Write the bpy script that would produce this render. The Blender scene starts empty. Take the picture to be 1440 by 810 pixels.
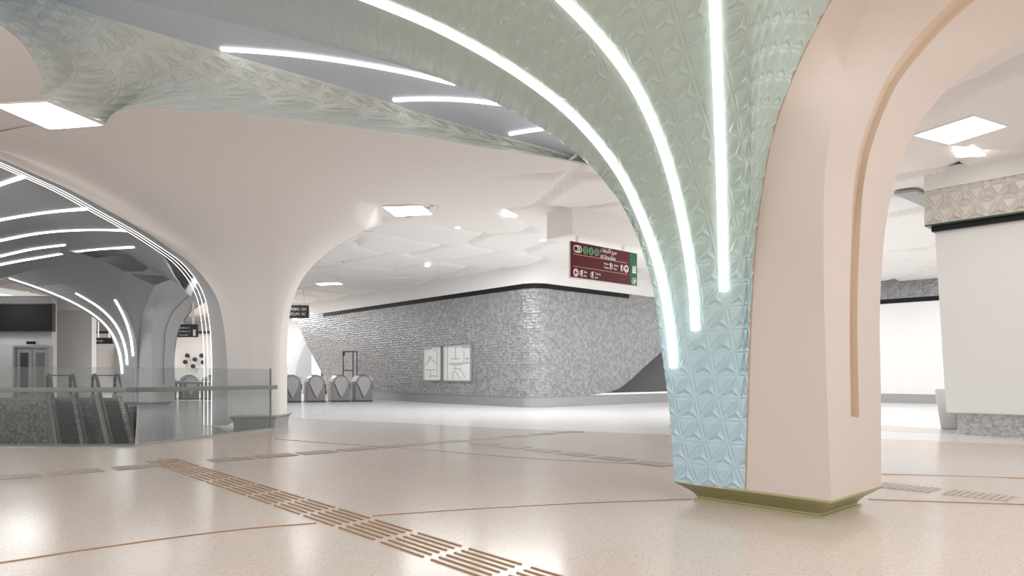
import bpy, bmesh, math, random
import numpy as np
from mathutils import Vector, Matrix
from mathutils.bvhtree import BVHTree

random.seed(4)
SC = bpy.context.scene
COL = SC.collection
H = 1.2            # camera height, metres
F = 960.0          # focal length in pixels of the 1440 px wide frame
HZ = 528.0         # horizon row
U = np.array([0.744, 0.668, 0.0])      # the two directions of the building grid
V = np.array([-0.668, 0.744, 0.0])
Z = np.array([0, 0, 1.0])

# ------------------------------------------------------------------ measuring helpers
def P(px, py, d):
    return np.array([(px-720)*d/F, d, H+(HZ-py)*d/F])
def ray(px, py):
    return np.array([(px-720)/F, 1.0, (HZ-py)/F])
def G(px, py, z=0.0):
    d = (H-z)*F/(py-HZ)
    return np.array([(px-720)*d/F, d, z])
def CZ(px, py, z):
    d = (z-H)*F/(HZ-py)
    return np.array([(px-720)*d/F, d, z])
def on_plane(px, py, p0, n):
    r = ray(px, py); c = np.array([0, 0, H])
    t = np.dot(np.array(p0)-c, n)/np.dot(r, n)
    return c+r*t
def plane_px(px, p0, dirn):
    """depth where the column of pixels px meets the vertical plane through p0 along dirn"""
    n = np.array([-dirn[1], dirn[0], 0])
    return on_plane(px, HZ, p0, n)[1]

def spline(pts, n, arc=False):
    p = np.array(pts, float)
    m = len(p)
    if m == 2:
        t = np.linspace(0, 1, n)[:, None]; return p[0]*(1-t)+p[1]*t
    def ev(x):
        x = np.clip(x, 0, m-1-1e-9); i = np.floor(x).astype(int); f = (x-i)[:, None]
        p1 = p[i]; p2 = p[i+1]
        p0 = np.where((i > 0)[:, None], p[np.maximum(i-1, 0)], 2*p1-p2)
        p3 = np.where((i+2 < m)[:, None], p[np.minimum(i+2, m-1)], 2*p2-p1)
        # non-uniform tangents (chord length) keep unequal spacing smooth
        l0 = np.linalg.norm(p1-p0, axis=1, keepdims=True)+1e-9
        l1 = np.linalg.norm(p2-p1, axis=1, keepdims=True)+1e-9
        l2 = np.linalg.norm(p3-p2, axis=1, keepdims=True)+1e-9
        m1 = ((p1-p0)/l0*l1+(p2-p1)/l1*l0)/(l0+l1)*l1
        m2 = ((p2-p1)/l1*l2+(p3-p2)/l2*l1)/(l1+l2)*l1
        f2, f3 = f*f, f*f*f
        return (2*f3-3*f2+1)*p1+(f3-2*f2+f)*m1+(-2*f3+3*f2)*p2+(f3-f2)*m2
    if not arc:
        return ev(np.linspace(0, m-1, n))
    xs = np.linspace(0, m-1, 600); q = ev(xs)
    s = np.concatenate([[0], np.cumsum(np.linalg.norm(np.diff(q, axis=0), axis=1))])
    return ev(np.interp(np.linspace(0, s[-1], n), s, xs))

def loft(curves, nu, nv, arc=False):
    """grid [nv][nu]: curves run along v, are joined smoothly along u"""
    c = np.array([spline(k, nv, arc) for k in curves])      # (k, nv, 3)
    return np.array([spline(c[:, j, :], nu) for j in range(nv)])

# ------------------------------------------------------------------ mesh helpers
class MB:
    def __init__(s): s.v = []; s.f = []; s.m = []; s.uv = None
    def add(s, vs, fs, mi=0):
        o = len(s.v); s.v += [tuple(map(float, x)) for x in vs]
        s.f += [tuple(i+o for i in f) for f in fs]; s.m += [mi]*len(fs); return s
    def grid(s, g, mi=0, closed_u=False):
        nv, nu = g.shape[:2]; vs = g.reshape(-1, 3); fs = []
        for j in range(nv-1):
            for i in range(nu-(0 if closed_u else 1)):
                k = (i+1) % nu
                fs.append((j*nu+i, j*nu+k, (j+1)*nu+k, (j+1)*nu+i))
        return s.add(vs, fs, mi)
    def quad(s, a, b, c, d, mi=0): return s.add([a, b, c, d], [(0, 1, 2, 3)], mi)
    def prism(s, poly, vec, mi=0):
        """closed polygon pushed along vec"""
        n = len(poly); a = [np.array(p, float) for p in poly]; b = [p+np.array(vec, float) for p in a]
        fs = [tuple(range(n)), tuple(range(2*n-1, n-1, -1))]
        fs += [(i, n+i, n+(i+1) % n, (i+1) % n) for i in range(n)]
        return s.add(a+b, fs, mi)
    def box(s, o, ex, ey, ez, mi=0):
        o, ex, ey, ez = [np.array(k, float) for k in (o, ex, ey, ez)]
        return s.prism([o, o+ex, o+ex+ey, o+ey], ez, mi)
    def tube(s, path, r, n=8, mi=0, caps=True):
        path = [np.array(p, float) for p in path]; rings = []
        for i, p in enumerate(path):
            t = path[min(i+1, len(path)-1)]-path[max(i-1, 0)]; t = t/(np.linalg.norm(t)+1e-9)
            a = np.array([0, 0, 1.0]) if abs(t[2]) < .9 else np.array([1.0, 0, 0])
            x = np.cross(t, a); x /= np.linalg.norm(x); y = np.cross(t, x)
            rr = r[i] if hasattr(r, '__len__') else r
            rings.append([p+rr*(math.cos(2*math.pi*k/n)*x+math.sin(2*math.pi*k/n)*y) for k in range(n)])
        s.grid(np.array(rings), mi, True)
        o = len(s.v)-n*len(path)
        if caps:
            s.f += [tuple(o+k for k in range(n)), tuple(o+n*(len(path)-1)+k for k in range(n-1, -1, -1))]; s.m += [mi]*2
        return s
    def sweep(s, path, across, w, t, normal=None, mi=0):
        """flat bar of width w and thickness t along a path; across / normal per point"""
        g = []
        for i, p in enumerate(path):
            a = np.array(across[i] if np.ndim(across) == 2 else across, float); nn = np.array(normal[i] if np.ndim(normal) == 2 else normal, float)
            g.append([p-a*w/2, p+a*w/2, p+a*w/2+nn*t, p-a*w/2+nn*t])
        g = np.array(g); o = len(s.v); s.grid(g, mi, True); k = len(path)
        s.f += [(o, o+1, o+2, o+3), tuple(o+4*(k-1)+q for q in (3, 2, 1, 0))]; s.m += [mi]*2
        return s

def link(name, me, parent=None):
    o = bpy.data.objects.new(name, me); COL.objects.link(o)
    if parent is not None: o.parent = parent
    return o
def build(name, mb, mats, parent=None, smooth=False, bevel=0, solid=0, origin=None, sharp=35):
    me = bpy.data.meshes.new(name)
    off = np.zeros(3)
    if parent is not None:
        q = parent
        while q is not None: off = off+np.array(q.location); q = q.parent
        origin = None
    elif origin is not None: off = np.array(origin, float)
    vs = np.array(mb.v)-off
    me.from_pydata([tuple(x) for x in vs], [], mb.f)
    if not isinstance(mats, (list, tuple)): mats = [mats]
    for m in mats: me.materials.append(m)
    me.polygons.foreach_set('material_index', mb.m)
    bm = bmesh.new(); bm.from_mesh(me)
    if smooth != 'keep':
        bmesh.ops.remove_doubles(bm, verts=bm.verts, dist=1e-5)
        bmesh.ops.recalc_face_normals(bm, faces=bm.faces)
    bm.to_mesh(me); bm.free()
    if smooth:
        me.polygons.foreach_set('use_smooth', [True]*len(me.polygons))
        me.set_sharp_from_angle(angle=math.radians(sharp))
    me.update()
    o = link(name, me, parent)
    if origin is not None: o.location = origin
    if solid:
        md = o.modifiers.new('thickness', 'SOLIDIFY'); md.thickness = abs(solid); md.offset = 1 if solid > 0 else -1
    if bevel:
        md = o.modifiers.new('bevel', 'BEVEL'); md.width = bevel; md.segments = 2; md.limit_method = 'ANGLE'; md.angle_limit = math.radians(40)
    return o
def tag(o, label, cat, group=None, kind=None):
    o['label'] = label; o['category'] = cat
    if group: o['group'] = group
    if kind: o['kind'] = kind
    return o
def struct(o, label=None, cat=None):
    o['kind'] = 'structure'
    if label: o['label'] = label
    if cat: o['category'] = cat
    return o
def thing(name, loc, label, cat, group=None):
    o = bpy.data.objects.new(name, None); COL.objects.link(o); o.location = tuple(map(float, loc)); o.empty_display_size = .2
    return tag(o, label, cat, group)
def dup(root, loc, rotz=0.0, label=None, name=None):
    r = root.copy(); COL.objects.link(r); r.location = tuple(map(float, loc)); r.rotation_euler = (0, 0, rotz)
    if label: r['label'] = label
    for ch in list(root.children):
        c = ch.copy(); COL.objects.link(c); c.parent = r
        for g in list(ch.children):
            d = g.copy(); COL.objects.link(d); d.parent = c
    return r

# ------------------------------------------------------------------ materials
def mat(name, col, rough=.5, metal=0.0, spec=.5, coat=0.0, emit=None, es=1.0):
    m = bpy.data.materials.new(name); m.use_nodes = True
    b = m.node_tree.nodes['Principled BSDF']
    b.inputs['Base Color'].default_value = (*col, 1); b.inputs['Roughness'].default_value = rough
    b.inputs['Metallic'].default_value = metal; b.inputs['Specular IOR Level'].default_value = spec
    b.inputs['Coat Weight'].default_value = coat; b.inputs['Coat Roughness'].default_value = .15
    if emit: b.inputs['Emission Color'].default_value = (*emit, 1); b.inputs['Emission Strength'].default_value = es
    return m
def nd(m, t, **kw):
    n = m.node_tree.nodes.new(t)
    for k, v in kw.items(): setattr(n, k, v)
    return n
def speckle(m, cols, scale, rough=.12, bump=0.0, spec=.24):
    """terrazzo: voronoi chips of several tones over a base"""
    t = m.node_tree; b = t.nodes['Principled BSDF']; L = t.links.new
    g = nd(m, 'ShaderNodeTexCoord')
    v = nd(m, 'ShaderNodeTexVoronoi'); v.inputs['Scale'].default_value = scale
    L(g.outputs['Object'], v.inputs['Vector'])
    r = nd(m, 'ShaderNodeValToRGB'); r.color_ramp.interpolation = 'CONSTANT'
    e = r.color_ramp.elements
    e[0].position = 0; e[0].color = (*cols[0], 1); e[1].position = .55; e[1].color = (*cols[1], 1)
    for i, c in enumerate(cols[2:]):
        q = e.new(.8+.12*i); q.color = (*c, 1)
    s = nd(m, 'ShaderNodeSeparateColor'); L(v.outputs['Color'], s.inputs[0]); L(s.outputs[0], r.inputs[0])
    n = nd(m, 'ShaderNodeTexNoise'); n.inputs['Scale'].default_value = .5; L(g.outputs['Object'], n.inputs['Vector'])
    x = nd(m, 'ShaderNodeMixRGB', blend_type='MULTIPLY'); x.inputs[0].default_value = .12
    L(r.outputs[0], x.inputs[1]); L(n.outputs[0], x.inputs[2]); L(x.outputs[0], b.inputs['Base Color'])
    b.inputs['Roughness'].default_value = rough; b.inputs['Specular IOR Level'].default_value = spec
    return m
def mosaic_bump(m, scale, strength, dist=.03, tint=None):
    t = m.node_tree; b = t.nodes['Principled BSDF']; L = t.links.new
    g = nd(m, 'ShaderNodeTexCoord')
    v = nd(m, 'ShaderNodeTexVoronoi'); v.inputs['Scale'].default_value = scale; v.feature = 'F1'; v.inputs['Randomness'].default_value = .55
    L(g.outputs['Object'], v.inputs['Vector'])
    bp = nd(m, 'ShaderNodeBump'); bp.inputs['Strength'].default_value = strength; bp.inputs['Distance'].default_value = dist
    L(v.outputs['Distance'], bp.inputs['Height']); L(bp.outputs[0], b.inputs['Normal'])
    if tint:
        s = nd(m, 'ShaderNodeSeparateColor'); L(v.outputs['Color'], s.inputs[0])
        r = nd(m, 'ShaderNodeValToRGB'); r.color_ramp.elements[0].color = (*tint[0], 1); r.color_ramp.elements[1].color = (*tint[1], 1)
        L(s.outputs[0], r.inputs[0]); L(r.outputs[0], b.inputs['Base Color'])
    return m
def ramp_xyz(m, axis, lo, hi, stops):
    """own colour of a pearlescent finish that runs along a panel"""
    t = m.node_tree; b = t.nodes['Principled BSDF']; L = t.links.new
    g = nd(m, 'ShaderNodeTexCoord'); s = nd(m, 'ShaderNodeSeparateXYZ'); L(g.outputs['Object'], s.inputs[0])
    mr = nd(m, 'ShaderNodeMapRange'); mr.inputs[1].default_value = lo; mr.inputs[2].default_value = hi
    L(s.outputs[axis], mr.inputs[0])
    r = nd(m, 'ShaderNodeValToRGB'); e = r.color_ramp.elements
    e[0].position = stops[0][0]; e[0].color = (*stops[0][1], 1); e[1].position = stops[-1][0]; e[1].color = (*stops[-1][1], 1)
    for p, c in stops[1:-1]:
        q = e.new(p); q.color = (*c, 1)
    L(mr.outputs[0], r.inputs[0]); return r
def glassy(name, tint, refl=.1):
    m = bpy.data.materials.new(name); m.use_nodes = True; t = m.node_tree; t.nodes.remove(t.nodes['Principled BSDF'])
    o = t.nodes['Material Output']; L = t.links.new
    a = nd(m, 'ShaderNodeBsdfTransparent'); a.inputs[0].default_value = (*tint, 1)
    g = nd(m, 'ShaderNodeBsdfGlossy'); g.inputs['Roughness'].default_value = .03
    f = nd(m, 'ShaderNodeLayerWeight'); f.inputs[0].default_value = .5
    pw = nd(m, 'ShaderNodeMath', operation='POWER'); pw.inputs[1].default_value = 4.0; L(f.outputs['Facing'], pw.inputs[0])
    ma = nd(m, 'ShaderNodeMath', operation='MULTIPLY_ADD'); ma.inputs[1].default_value = .6; ma.inputs[2].default_value = .03; L(pw.outputs[0], ma.inputs[0])
    x = nd(m, 'ShaderNodeMixShader'); L(ma.outputs[0], x.inputs[0]); L(a.outputs[0], x.inputs[1]); L(g.outputs[0], x.inputs[2]); L(x.outputs[0], o.inputs[0])
    return m

M = {}
M['casing'] = mat('casing', (.58, .50, .447), .55, spec=.3)
M['casing_edge'] = mat('copper edge', (.42, .27, .18), .4, .4)
M['groove'] = mat('groove', (.60, .48, .37), .5, spec=.3)
M['plinth'] = mat('olive gold plinth', (.37, .345, .19), .36, .4)
M['white'] = mat('white paint', (.84, .83, .82), .6, spec=.3)
M['kiosk'] = mat('satin white panel', (.72, .715, .70), .5, spec=.3)
M['warm_white'] = mat('warm white plaster', (.83, .805, .79), .65, spec=.25)
M['ceiling'] = M['warm_white']
M['lamp'] = mat('lamp', (1, 1, 1), .5, emit=(1, .985, .96), es=4)
M['strip'] = mat('light strip', (1, 1, 1), .5, emit=(1, .99, .98), es=3)
M['strip_dim'] = mat('dim light strip', (.8, .8, .8), .5, emit=(1, 1, 1), es=4.0)
M['strip_edge'] = mat('edge light strip', (.8, .8, .8), .5, emit=(1, 1, 1), es=1.6)
M['black'] = mat('black trim', (.012, .012, .013), .5, spec=.2)
M['dark'] = mat('dark metal', (.06, .06, .062), .4, .3)
M['steel'] = mat('brushed steel', (.21, .21, .21), .36, .6)
M['steel_light'] = mat('pale steel', (.36, .36, .36), .38, .5)
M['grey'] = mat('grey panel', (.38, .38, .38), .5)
M['recess'] = mat('dark grey panel', (.13, .13, .13), .5)
M['grey_wall'] = mat('grey wall', (.62, .62, .62), .5)
M['grey_casing'] = mat('grey casing', (.46, .46, .46), .55)  # casing colour greyed down, dim light of the bay included
M['grey_vault'] = mat('grey vault tiles', (.36, .37, .37), .45, .1)  # cladding colour greyed down, dim light of the bay included
M['brass'] = mat('brass inlay', (.34, .19, .08), .35, .5)
M['rail'] = mat('grey green handrail', (.17, .20, .18), .35, .3)
M['rubber'] = mat('rubber handrail', (.02, .02, .022), .5)
M['glass'] = glassy('clear glass', (.84, .86, .85))
M['maroon'] = mat('maroon sign', (.115, .018, .026), .6, spec=.15)
M['sign_green'] = mat('green sign', (.02, .15, .055), .6, spec=.15)
M['trim_green'] = mat('dark green edge', (.03, .07, .045), .3)
M['icon_green'] = mat('icon green', (.16, .42, .24), .4)
M['paper'] = mat('map paper', (.72, .72, .70), .5)
M['ink'] = mat('map ink', (.22, .22, .23), .5)
M['sign_white'] = mat('sign lettering', (.85, .82, .8), .5)
M['sign_gold'] = mat('sign rule', (.55, .33, .2), .5)
M['sign_dark'] = mat('charcoal sign', (.025, .025, .027), .4)
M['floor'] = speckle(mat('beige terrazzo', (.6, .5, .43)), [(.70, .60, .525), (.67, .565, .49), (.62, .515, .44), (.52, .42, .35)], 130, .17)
M['floor_bright'] = speckle(mat('brightened terrazzo', (.8, .78, .76)), [(.83, .82, .81), (.79, .78, .77), (.74, .73, .72), (.7, .68, .66)], 110, .17)  # floor terrazzo whitened to carry the far brightness
M['floor_taupe'] = speckle(mat('taupe terrazzo', (.45, .4, .36)), [(.65, .595, .555), (.63, .575, .535), (.6, .545, .505), (.55, .49, .45)], 110, .17)
M['floor_dim'] = speckle(mat('dimmed terrazzo', (.4, .39, .38)), [(.30, .30, .30), (.28, .28, .28), (.25, .25, .25), (.22, .22, .22)], 55, .16)  # floor terrazzo darkened to carry the bay's low light
M['hatch'] = mat('tactile bars', (.40, .31, .23), .5)
M['tile_taupe'] = mat('taupe tactile tile', (.34, .29, .255), .45)
M['tile_taupe_rib'] = mat('taupe tactile rib', (.42, .365, .325), .45)
M['hatch_plate'] = mat('tactile plate', (.60, .53, .47), .45)
M['mosaic'] = mosaic_bump(mat('silver mosaic', (.45, .45, .45), .38, .35), 9.0, .7, .04, ((.23, .23, .23), (.36, .36, .36)))
M['mosaic_fine'] = mosaic_bump(mat('fine silver mosaic', (.45, .45, .45), .38, .35), 20, .7, .02, ((.34, .34, .34), (.52, .52, .52)))
M['mosaic_dark'] = mosaic_bump(mat('dark mosaic', (.2, .2, .2), .35, .3), 9, .9, .05, ((.20, .20, .20), (.55, .55, .54)))
M['flower_tile'] = mat('ivory relief tile', (.60, .57, .52), .4, .1)
# pearl finish of the patterned cladding: blue foot, sage middle, lavender crown
m = mat('pearl relief tile', (.4, .5, .45), .36, .15, coat=.3)
r1 = ramp_xyz(m, 2, 0.0, 6.0, [(0, (.40, .53, .61)), (.22, (.38, .52, .56)), (.42, (.42, .525, .48)), (.70, (.45, .54, .50)), (.79, (.45, .545, .585)), (.87, (.50, .55, .64)), (1, (.52, .55, .64))])
m.node_tree.links.new(r1.outputs[0], m.node_tree.nodes['Principled BSDF'].inputs['Base Color'])
M['pearl'] = m
M['sage'] = mat('sage relief tile', (.74, .78, .745), .42, .05)
M['lavender'] = mat('lavender vault', (.66, .725, .83), .4, .05)

# ------------------------------------------------------------------ relief pattern
def tri_relief(u, v, size):
    """star-and-triangle relief on a triangular lattice, 0 in the grooves, 1 on the plates"""
    k = size*math.sqrt(3)/2; ms = []
    par = np.zeros_like(u)
    for a in (90, 210, 330):
        t = (u*math.cos(math.radians(a))+v*math.sin(math.radians(a)))/k
        ms.append(np.abs(t-np.round(t))); par = par+np.floor(t)
    mn = np.minimum(np.minimum(ms[0], ms[1]), ms[2])
    up = (np.mod(par, 2) == 0)
    st_ = np.sort(np.array(ms), axis=0)
    sm = lambda a, b, x: (lambda t: t*t*(3-2*t))(np.clip((x-a)/(b-a), 0, 1))
    plate = sm(.04, .15, mn)*.8                                   # raised flat triangle
    ridge = np.exp(-((st_[1]-st_[0])/.09)**2)*sm(.02, .12, mn)     # three ridges meeting in the middle
    star = .25*sm(0, .3, mn)+.75*ridge
    rim_ = np.exp(-(mn/.06)**2)*.6                               # fine raised lattice line
    return np.where(up, plate, star)+rim_
def relief_grid(g, size, depth, toward, fade=None, uoff=None):
    """displace a dense grid along its normal with the relief; u measured across from column uoff, v along"""
    du = np.linalg.norm(np.diff(g, axis=1), axis=2); dv = np.linalg.norm(np.diff(g, axis=0), axis=2)
    u = np.concatenate([np.zeros((g.shape[0], 1)), np.cumsum(du, axis=1)], axis=1)
    if uoff is not None: u = u-u[:, [uoff]]
    v = np.concatenate([np.zeros((1, g.shape[1])), np.cumsum(dv, axis=0)], axis=0)
    tu = np.gradient(g, axis=1); tv = np.gradient(g, axis=0)
    n = np.cross(tu, tv); n /= np.linalg.norm(n, axis=2, keepdims=True)+1e-12
    if np.mean(np.sum(n*(np.array(toward)-g), axis=2)) < 0: n = -n
    h = tri_relief(u, v, size)*depth
    if fade is not None: h = h*fade
    return g+n*h[..., None]

CAM = np.array([0, 0, H])
def bvh_of(g):
    mb = MB().grid(g); return BVHTree.FromPolygons([Vector(x) for x in mb.v], mb.f)
def cast(tree, px, py):
    r = Vector(ray(px, py)).normalized()
    loc, n, i, d = tree.ray_cast(Vector(CAM), r)
    if loc is None: return None
    if n.dot(r) > 0: n = -n
    return np.array(loc), np.array(n)
def strip_on(tree, pix, width, name, material, parent, n=48, lift=.012, thick=.02):
    pp = spline([(a, b, 0) for a, b in pix], n, True)
    pts, nor = [], []
    for a, b, _ in pp:
        h = cast(tree, a, b)
        if h is not None: pts.append(h[0]); nor.append(h[1])
    pts = np.array(pts); nor = np.array(nor)
    # calm the normals along the run
    for _ in range(3): nor[1:-1] = (nor[:-2]+nor[1:-1]+nor[2:])/3
    nor /= np.linalg.norm(nor, axis=1, keepdims=True)
    t = np.gradient(pts, axis=0); t /= np.linalg.norm(t, axis=1, keepdims=True)+1e-9
    ac = np.cross(t, nor); ac /= np.linalg.norm(ac, axis=1, keepdims=True)+1e-9
    mb = MB().sweep(pts-nor*.004, ac, width, thick+lift, nor)
    return build(name, mb, material, parent)

# ================================================================== MAIN COLUMN
A = P(949, 675, 6.6); C = P(1169, 707, 5.52); D = P(1239, 686, 6.26)
A[2] = C[2] = D[2] = .17
CD = (D-C)/np.linalg.norm(D-C)
def cd(px): return plane_px(px, C, CD)
EL = [P(*k) for k in [(949, 676, 6.6), (942, 582, 6.62), (930, 488, 6.65), (916, 395, 6.7), (893, 325, 6.75), (855, 258, 6.82), (827, 229, 6.88),
     (769, 179, 6.97), (706, 144, 7.05), (639, 117, 7.13), (552, 88, 7.22), (480, 69, 7.3), (333, 33, 7.4), (187, 0, 7.45), (0, -45, 7.5), (-250, -110, 7.5)]]
ER = [P(*k) for k in [(1048, 690, 6.07), (1051, 583, 6.07), (1057, 420, 6.04), (1063, 330, 5.95), (1073, 255, 5.8), (1086, 190, 5.65), (1101, 143, 5.5),
     (1120, 95, 5.36), (1140, 52, 5.22), (1156, 22, 5.11), (1175, -12, 4.98), (1215, -80, 4.72), (1310, -230, 4.2)]]
Cc = [P(*k) for k in [(1169, 707, 5.52), (1164, 583, 5.54), (1159, 420, 5.55), (1158, 340, 5.52), (1160, 250, 5.5), (1166, 195, 5.47), (1172, 155, 5.47),
     (1181, 105, 5.52), (1197, 60, 5.50), (1215, 22, 5.39), (1232, -10, 5.26), (1275, -80, 5.03), (1400, -250, 4.6)]]
SL = [P(x, y, d or cd(x)) for x, y, d in [(1197, 699, 0), (1196, 583, 0), (1195, 420, 0), (1197, 340, 0), (1202, 250, 0), (1211, 200, 5.84), (1225, 160, 5.87),
     (1246, 112, 5.88), (1275, 68, 5.87), (1310, 30, 5.82), (1341, 0, 5.75), (1400, -45, 5.65), (1560, -200, 5.3)]]
SR = [P(x, y, d or cd(x)) for x, y, d in [(1209, 695, 0), (1208, 585, 0), (1206, 420, 0), (1209, 340, 0), (1216, 250, 5.93), (1226, 205, 5.97), (1240, 165, 6.0),
     (1262, 118, 6.03), (1295, 75, 6.04), (1335, 32, 6.02), (1371, 0, 5.97), (1440, -50, 5.9), (1640, -200, 5.6)]]
DD = [P(*k) for k in [(1239, 686, 6.26), (1239, 575, 6.26), (1238, 415, 6.26), (1243, 340, 6.28), (1254, 270, 6.32), (1268, 225, 6.36), (1290, 180, 6.42),
     (1326, 132, 6.48), (1370, 95, 6.52), (1440, 54, 6.6), (1500, 25, 6.65), (1620, -25, 6.7), (1850, -120, 6.6)]]

PROF = [(0, .17), (0, .9), (.01, 1.6), (.07, 2.15), (.24, 2.65), (.6, 3.13), (1.1, 3.53), (1.75, 3.92), (2.5, 4.27), (3.4, 4.6), (4.4, 4.88), (5.4, 5.1)]
def prof(base, dirn, scale=1.0, zs=1.0):
    d = np.array([dirn[0], dirn[1], 0.0]); d /= np.linalg.norm(d)
    return [np.array([base[0], base[1], 0])+d*r*scale+Z*(z*zs) for r, z in PROF]
AB = ER[0]-EL[0]
b1 = EL[0]+AB*.27; b2 = EL[0]+AB*.52; b3 = EL[0]+AB*.78
fan = loft([EL, prof(b1, (-.93, -.36)), prof(b2, (-.72, -.70)), prof(b3, (-.38, -.93)), ER], 680, 640, True)
col = thing('vaulted_column', ((A+D)/2*np.array([1, 1, 0])), 'large foreground beige column with sage green patterned fan and three white light lines', 'column')
tree_fan = bvh_of(fan[::5, ::5])
fade = np.linspace(1.0, .75, 640)[:, None]
FAN_LINES = ([(947, 517), (943, 470), (935, 415), (922, 360), (902, 305), (876, 250), (843, 203), (800, 157), (750, 117), (690, 78), (615, 38), (525, 0), (400, -45)],
            [(978, 465), (974, 400), (966, 345), (954, 285), (938, 225), (915, 165), (885, 108), (845, 55), (793, 0), (740, -50)],
            [(1018, 410), (1016, 330), (1014, 250), (1011, 160), (1008, 80), (1005, 0), (1003, -60)])
chan = np.full(fan.shape[:2], 9.0)
for pix in FAN_LINES:
    for a, b, _ in spline([(a, b, 0) for a, b in pix], 150, True):
        h = cast(tree_fan, a, b)
        if h is not None: chan = np.minimum(chan, ((fan-h[0])**2).sum(axis=2))
chan = np.clip((np.sqrt(chan)-.05)/.05, 0, 1)
fade = fade*chan
fan_r = relief_grid(fan, .24, .012, CAM, fade, uoff=679)
build('patterned_cladding', MB().grid(fan_r), M['pearl'], col, smooth='keep')
# front and side casing
mb = MB()
NV = 160
crease_y = [-400, 95, 150, 215, 261, 325, 362, 390, 900]; crease_x = [1184-.35*495, 1184, 1184.5, 1192, 1200, 1211, 1225, 1238, 1238+510]
def fold(g, amount=.15, wt=None):
    """the flat flank of the column ends at an arched crease; beyond it the surface leans forward"""
    out = g.copy()
    for j in range(g.shape[0]):
        for i in range(g.shape[1]):
            d = g[j, i, 1]; px = 720+F*g[j, i, 0]/d; py = HZ-F*(g[j, i, 2]-H)/d
            e = px-np.interp(py, crease_y, crease_x)
            k = amount*(1-math.exp(-max(0, e)/38.0))*(1 if wt is None else wt[i])
            dn = d-k; out[j, i] = P(px, py, dn)
    return out
left = fold(loft([ER, Cc], 24, NV), wt=np.linspace(0, 1, 24)**1.5); mb.grid(left)
s1 = fold(loft([Cc, SL], 40, NV)); mb.grid(s1)
slg = fold(loft([SL, SR], 6, NV))
k1 = int(round((NV-1)*1/12))
mb.grid(slg[:k1+1])
s3 = fold(loft([SR, DD], 44, NV)); mb.grid(s3)
build('casing', mb, M['casing'], col, smooth=True, sharp=20)
# recessed groove
tu = slg[:, -1]-slg[:, 0]; tv = np.gradient(slg[:, 0], axis=0); nn = np.cross(tu, tv); nn /= np.linalg.norm(nn, axis=1, keepdims=True)
nn = np.where(np.sum(nn*(CAM-slg[:, 0]), axis=1, keepdims=True) > 0, -nn, nn)
gv = []
for j in range(k1, NV):
    l, r = slg[j, 0], slg[j, -1]; gv.append([l, l+nn[j]*.06, r+nn[j]*.06, r])
gv = np.array(gv); mb = MB().grid(gv); mb.quad(*gv[0])
build('groove', mb, M['groove'], col, smooth=True, sharp=30)
# copper joint line between cladding and casing
er = spline(ER, 120); acr = np.array([1.0, .1, 0])
mb = MB().tube(er+np.array([0, -.004, 0]), .007, 6)
build('joint_trim', mb, M['casing_edge'], col, smooth=True)
# back of the column
Fb = A+(D-C)
el = spline(EL, 60, True); ddv = spline(DD, 60, True)
mb = MB()
for cv in (el, ddv):
    fz = np.array([[Fb[0], Fb[1], p[2]+.15*min(1, max(0, p[2]-2))] for p in cv]); mb.grid(loft([cv, fz], 8, 60))
build('rear_casing', mb, M['casing'], col, smooth=True)
# plinth
def ring(pts, ins, z):
    c = sum(pts)/len(pts); out = []
    n = len(pts)
    for i, p in enumerate(pts):
        e1 = pts[(i+1) % n]-p; e1 = e1/np.linalg.norm(e1); e0 = pts[i-1]-p; e0 = e0/np.linalg.norm(e0)
        q = p+(e1+e0)*ins; out.append([q[0], q[1], z])
    return out
base = [A, C, D, Fb]
rings = [ring(base, i, z) for i, z in [(-.004, .185), (-.004, .168), (.05, .13), (.10, .095), (.135, .06), (.15, .035), (.15, .025), (.125, .02), (.125, 0)]]
g = np.array(rings); mb = MB().grid(g, 0, True); mb.add(rings[0], [(0, 1, 2, 3)])
build('plinth', mb, M['plinth'], col, smooth=True, sharp=20)
for pix in FAN_LINES: strip_on(tree_fan, pix, .062, 'light_strip', M['strip'], col, 90)

# ================================================================== FLOOR
mb = MB()
fl = [(-40, -6), (30, -6), (30, 70), (-40, 70)]
VOID = [(-14.5, 11.35), (-8.55, 11.4), (-6.42, 11.62), (-18.2, 33.2), (-40, 33.2), (-40, 11.35)]
# slab with the escalator void cut out: build from strips around the hole
def flat(mb, poly, z): mb.add([(x, y, z) for x, y in poly], [tuple(range(len(poly)))])
flat(mb, [(-40, -6), (30, -6), (30, 11.62), (-6.42, 11.62), (-8.55, 11.4), (-14.5, 11.35), (-40, 11.35)], 0)
flat(mb, [(-6.42, 11.62), (30, 11.62), (30, 70), (-18.2, 70), (-18.2, 33.2)], 0)
flat(mb, [(-18.2, 33.2), (-18.2, 70), (-40, 70), (-40, 33.2)], 0)
o = build('floor', mb, M['floor'], None); struct(o)
def inlay(name, pts, material, z=.003, label=None):
    mb = MB(); mb.prism([np.array([p[0], p[1], 0.0005]) for p in pts], (0, 0, z)); o = build(name, mb, material); struct(o); return o
def gp(*pix): return [G(a, b)[:2] for a, b in pix]
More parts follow.
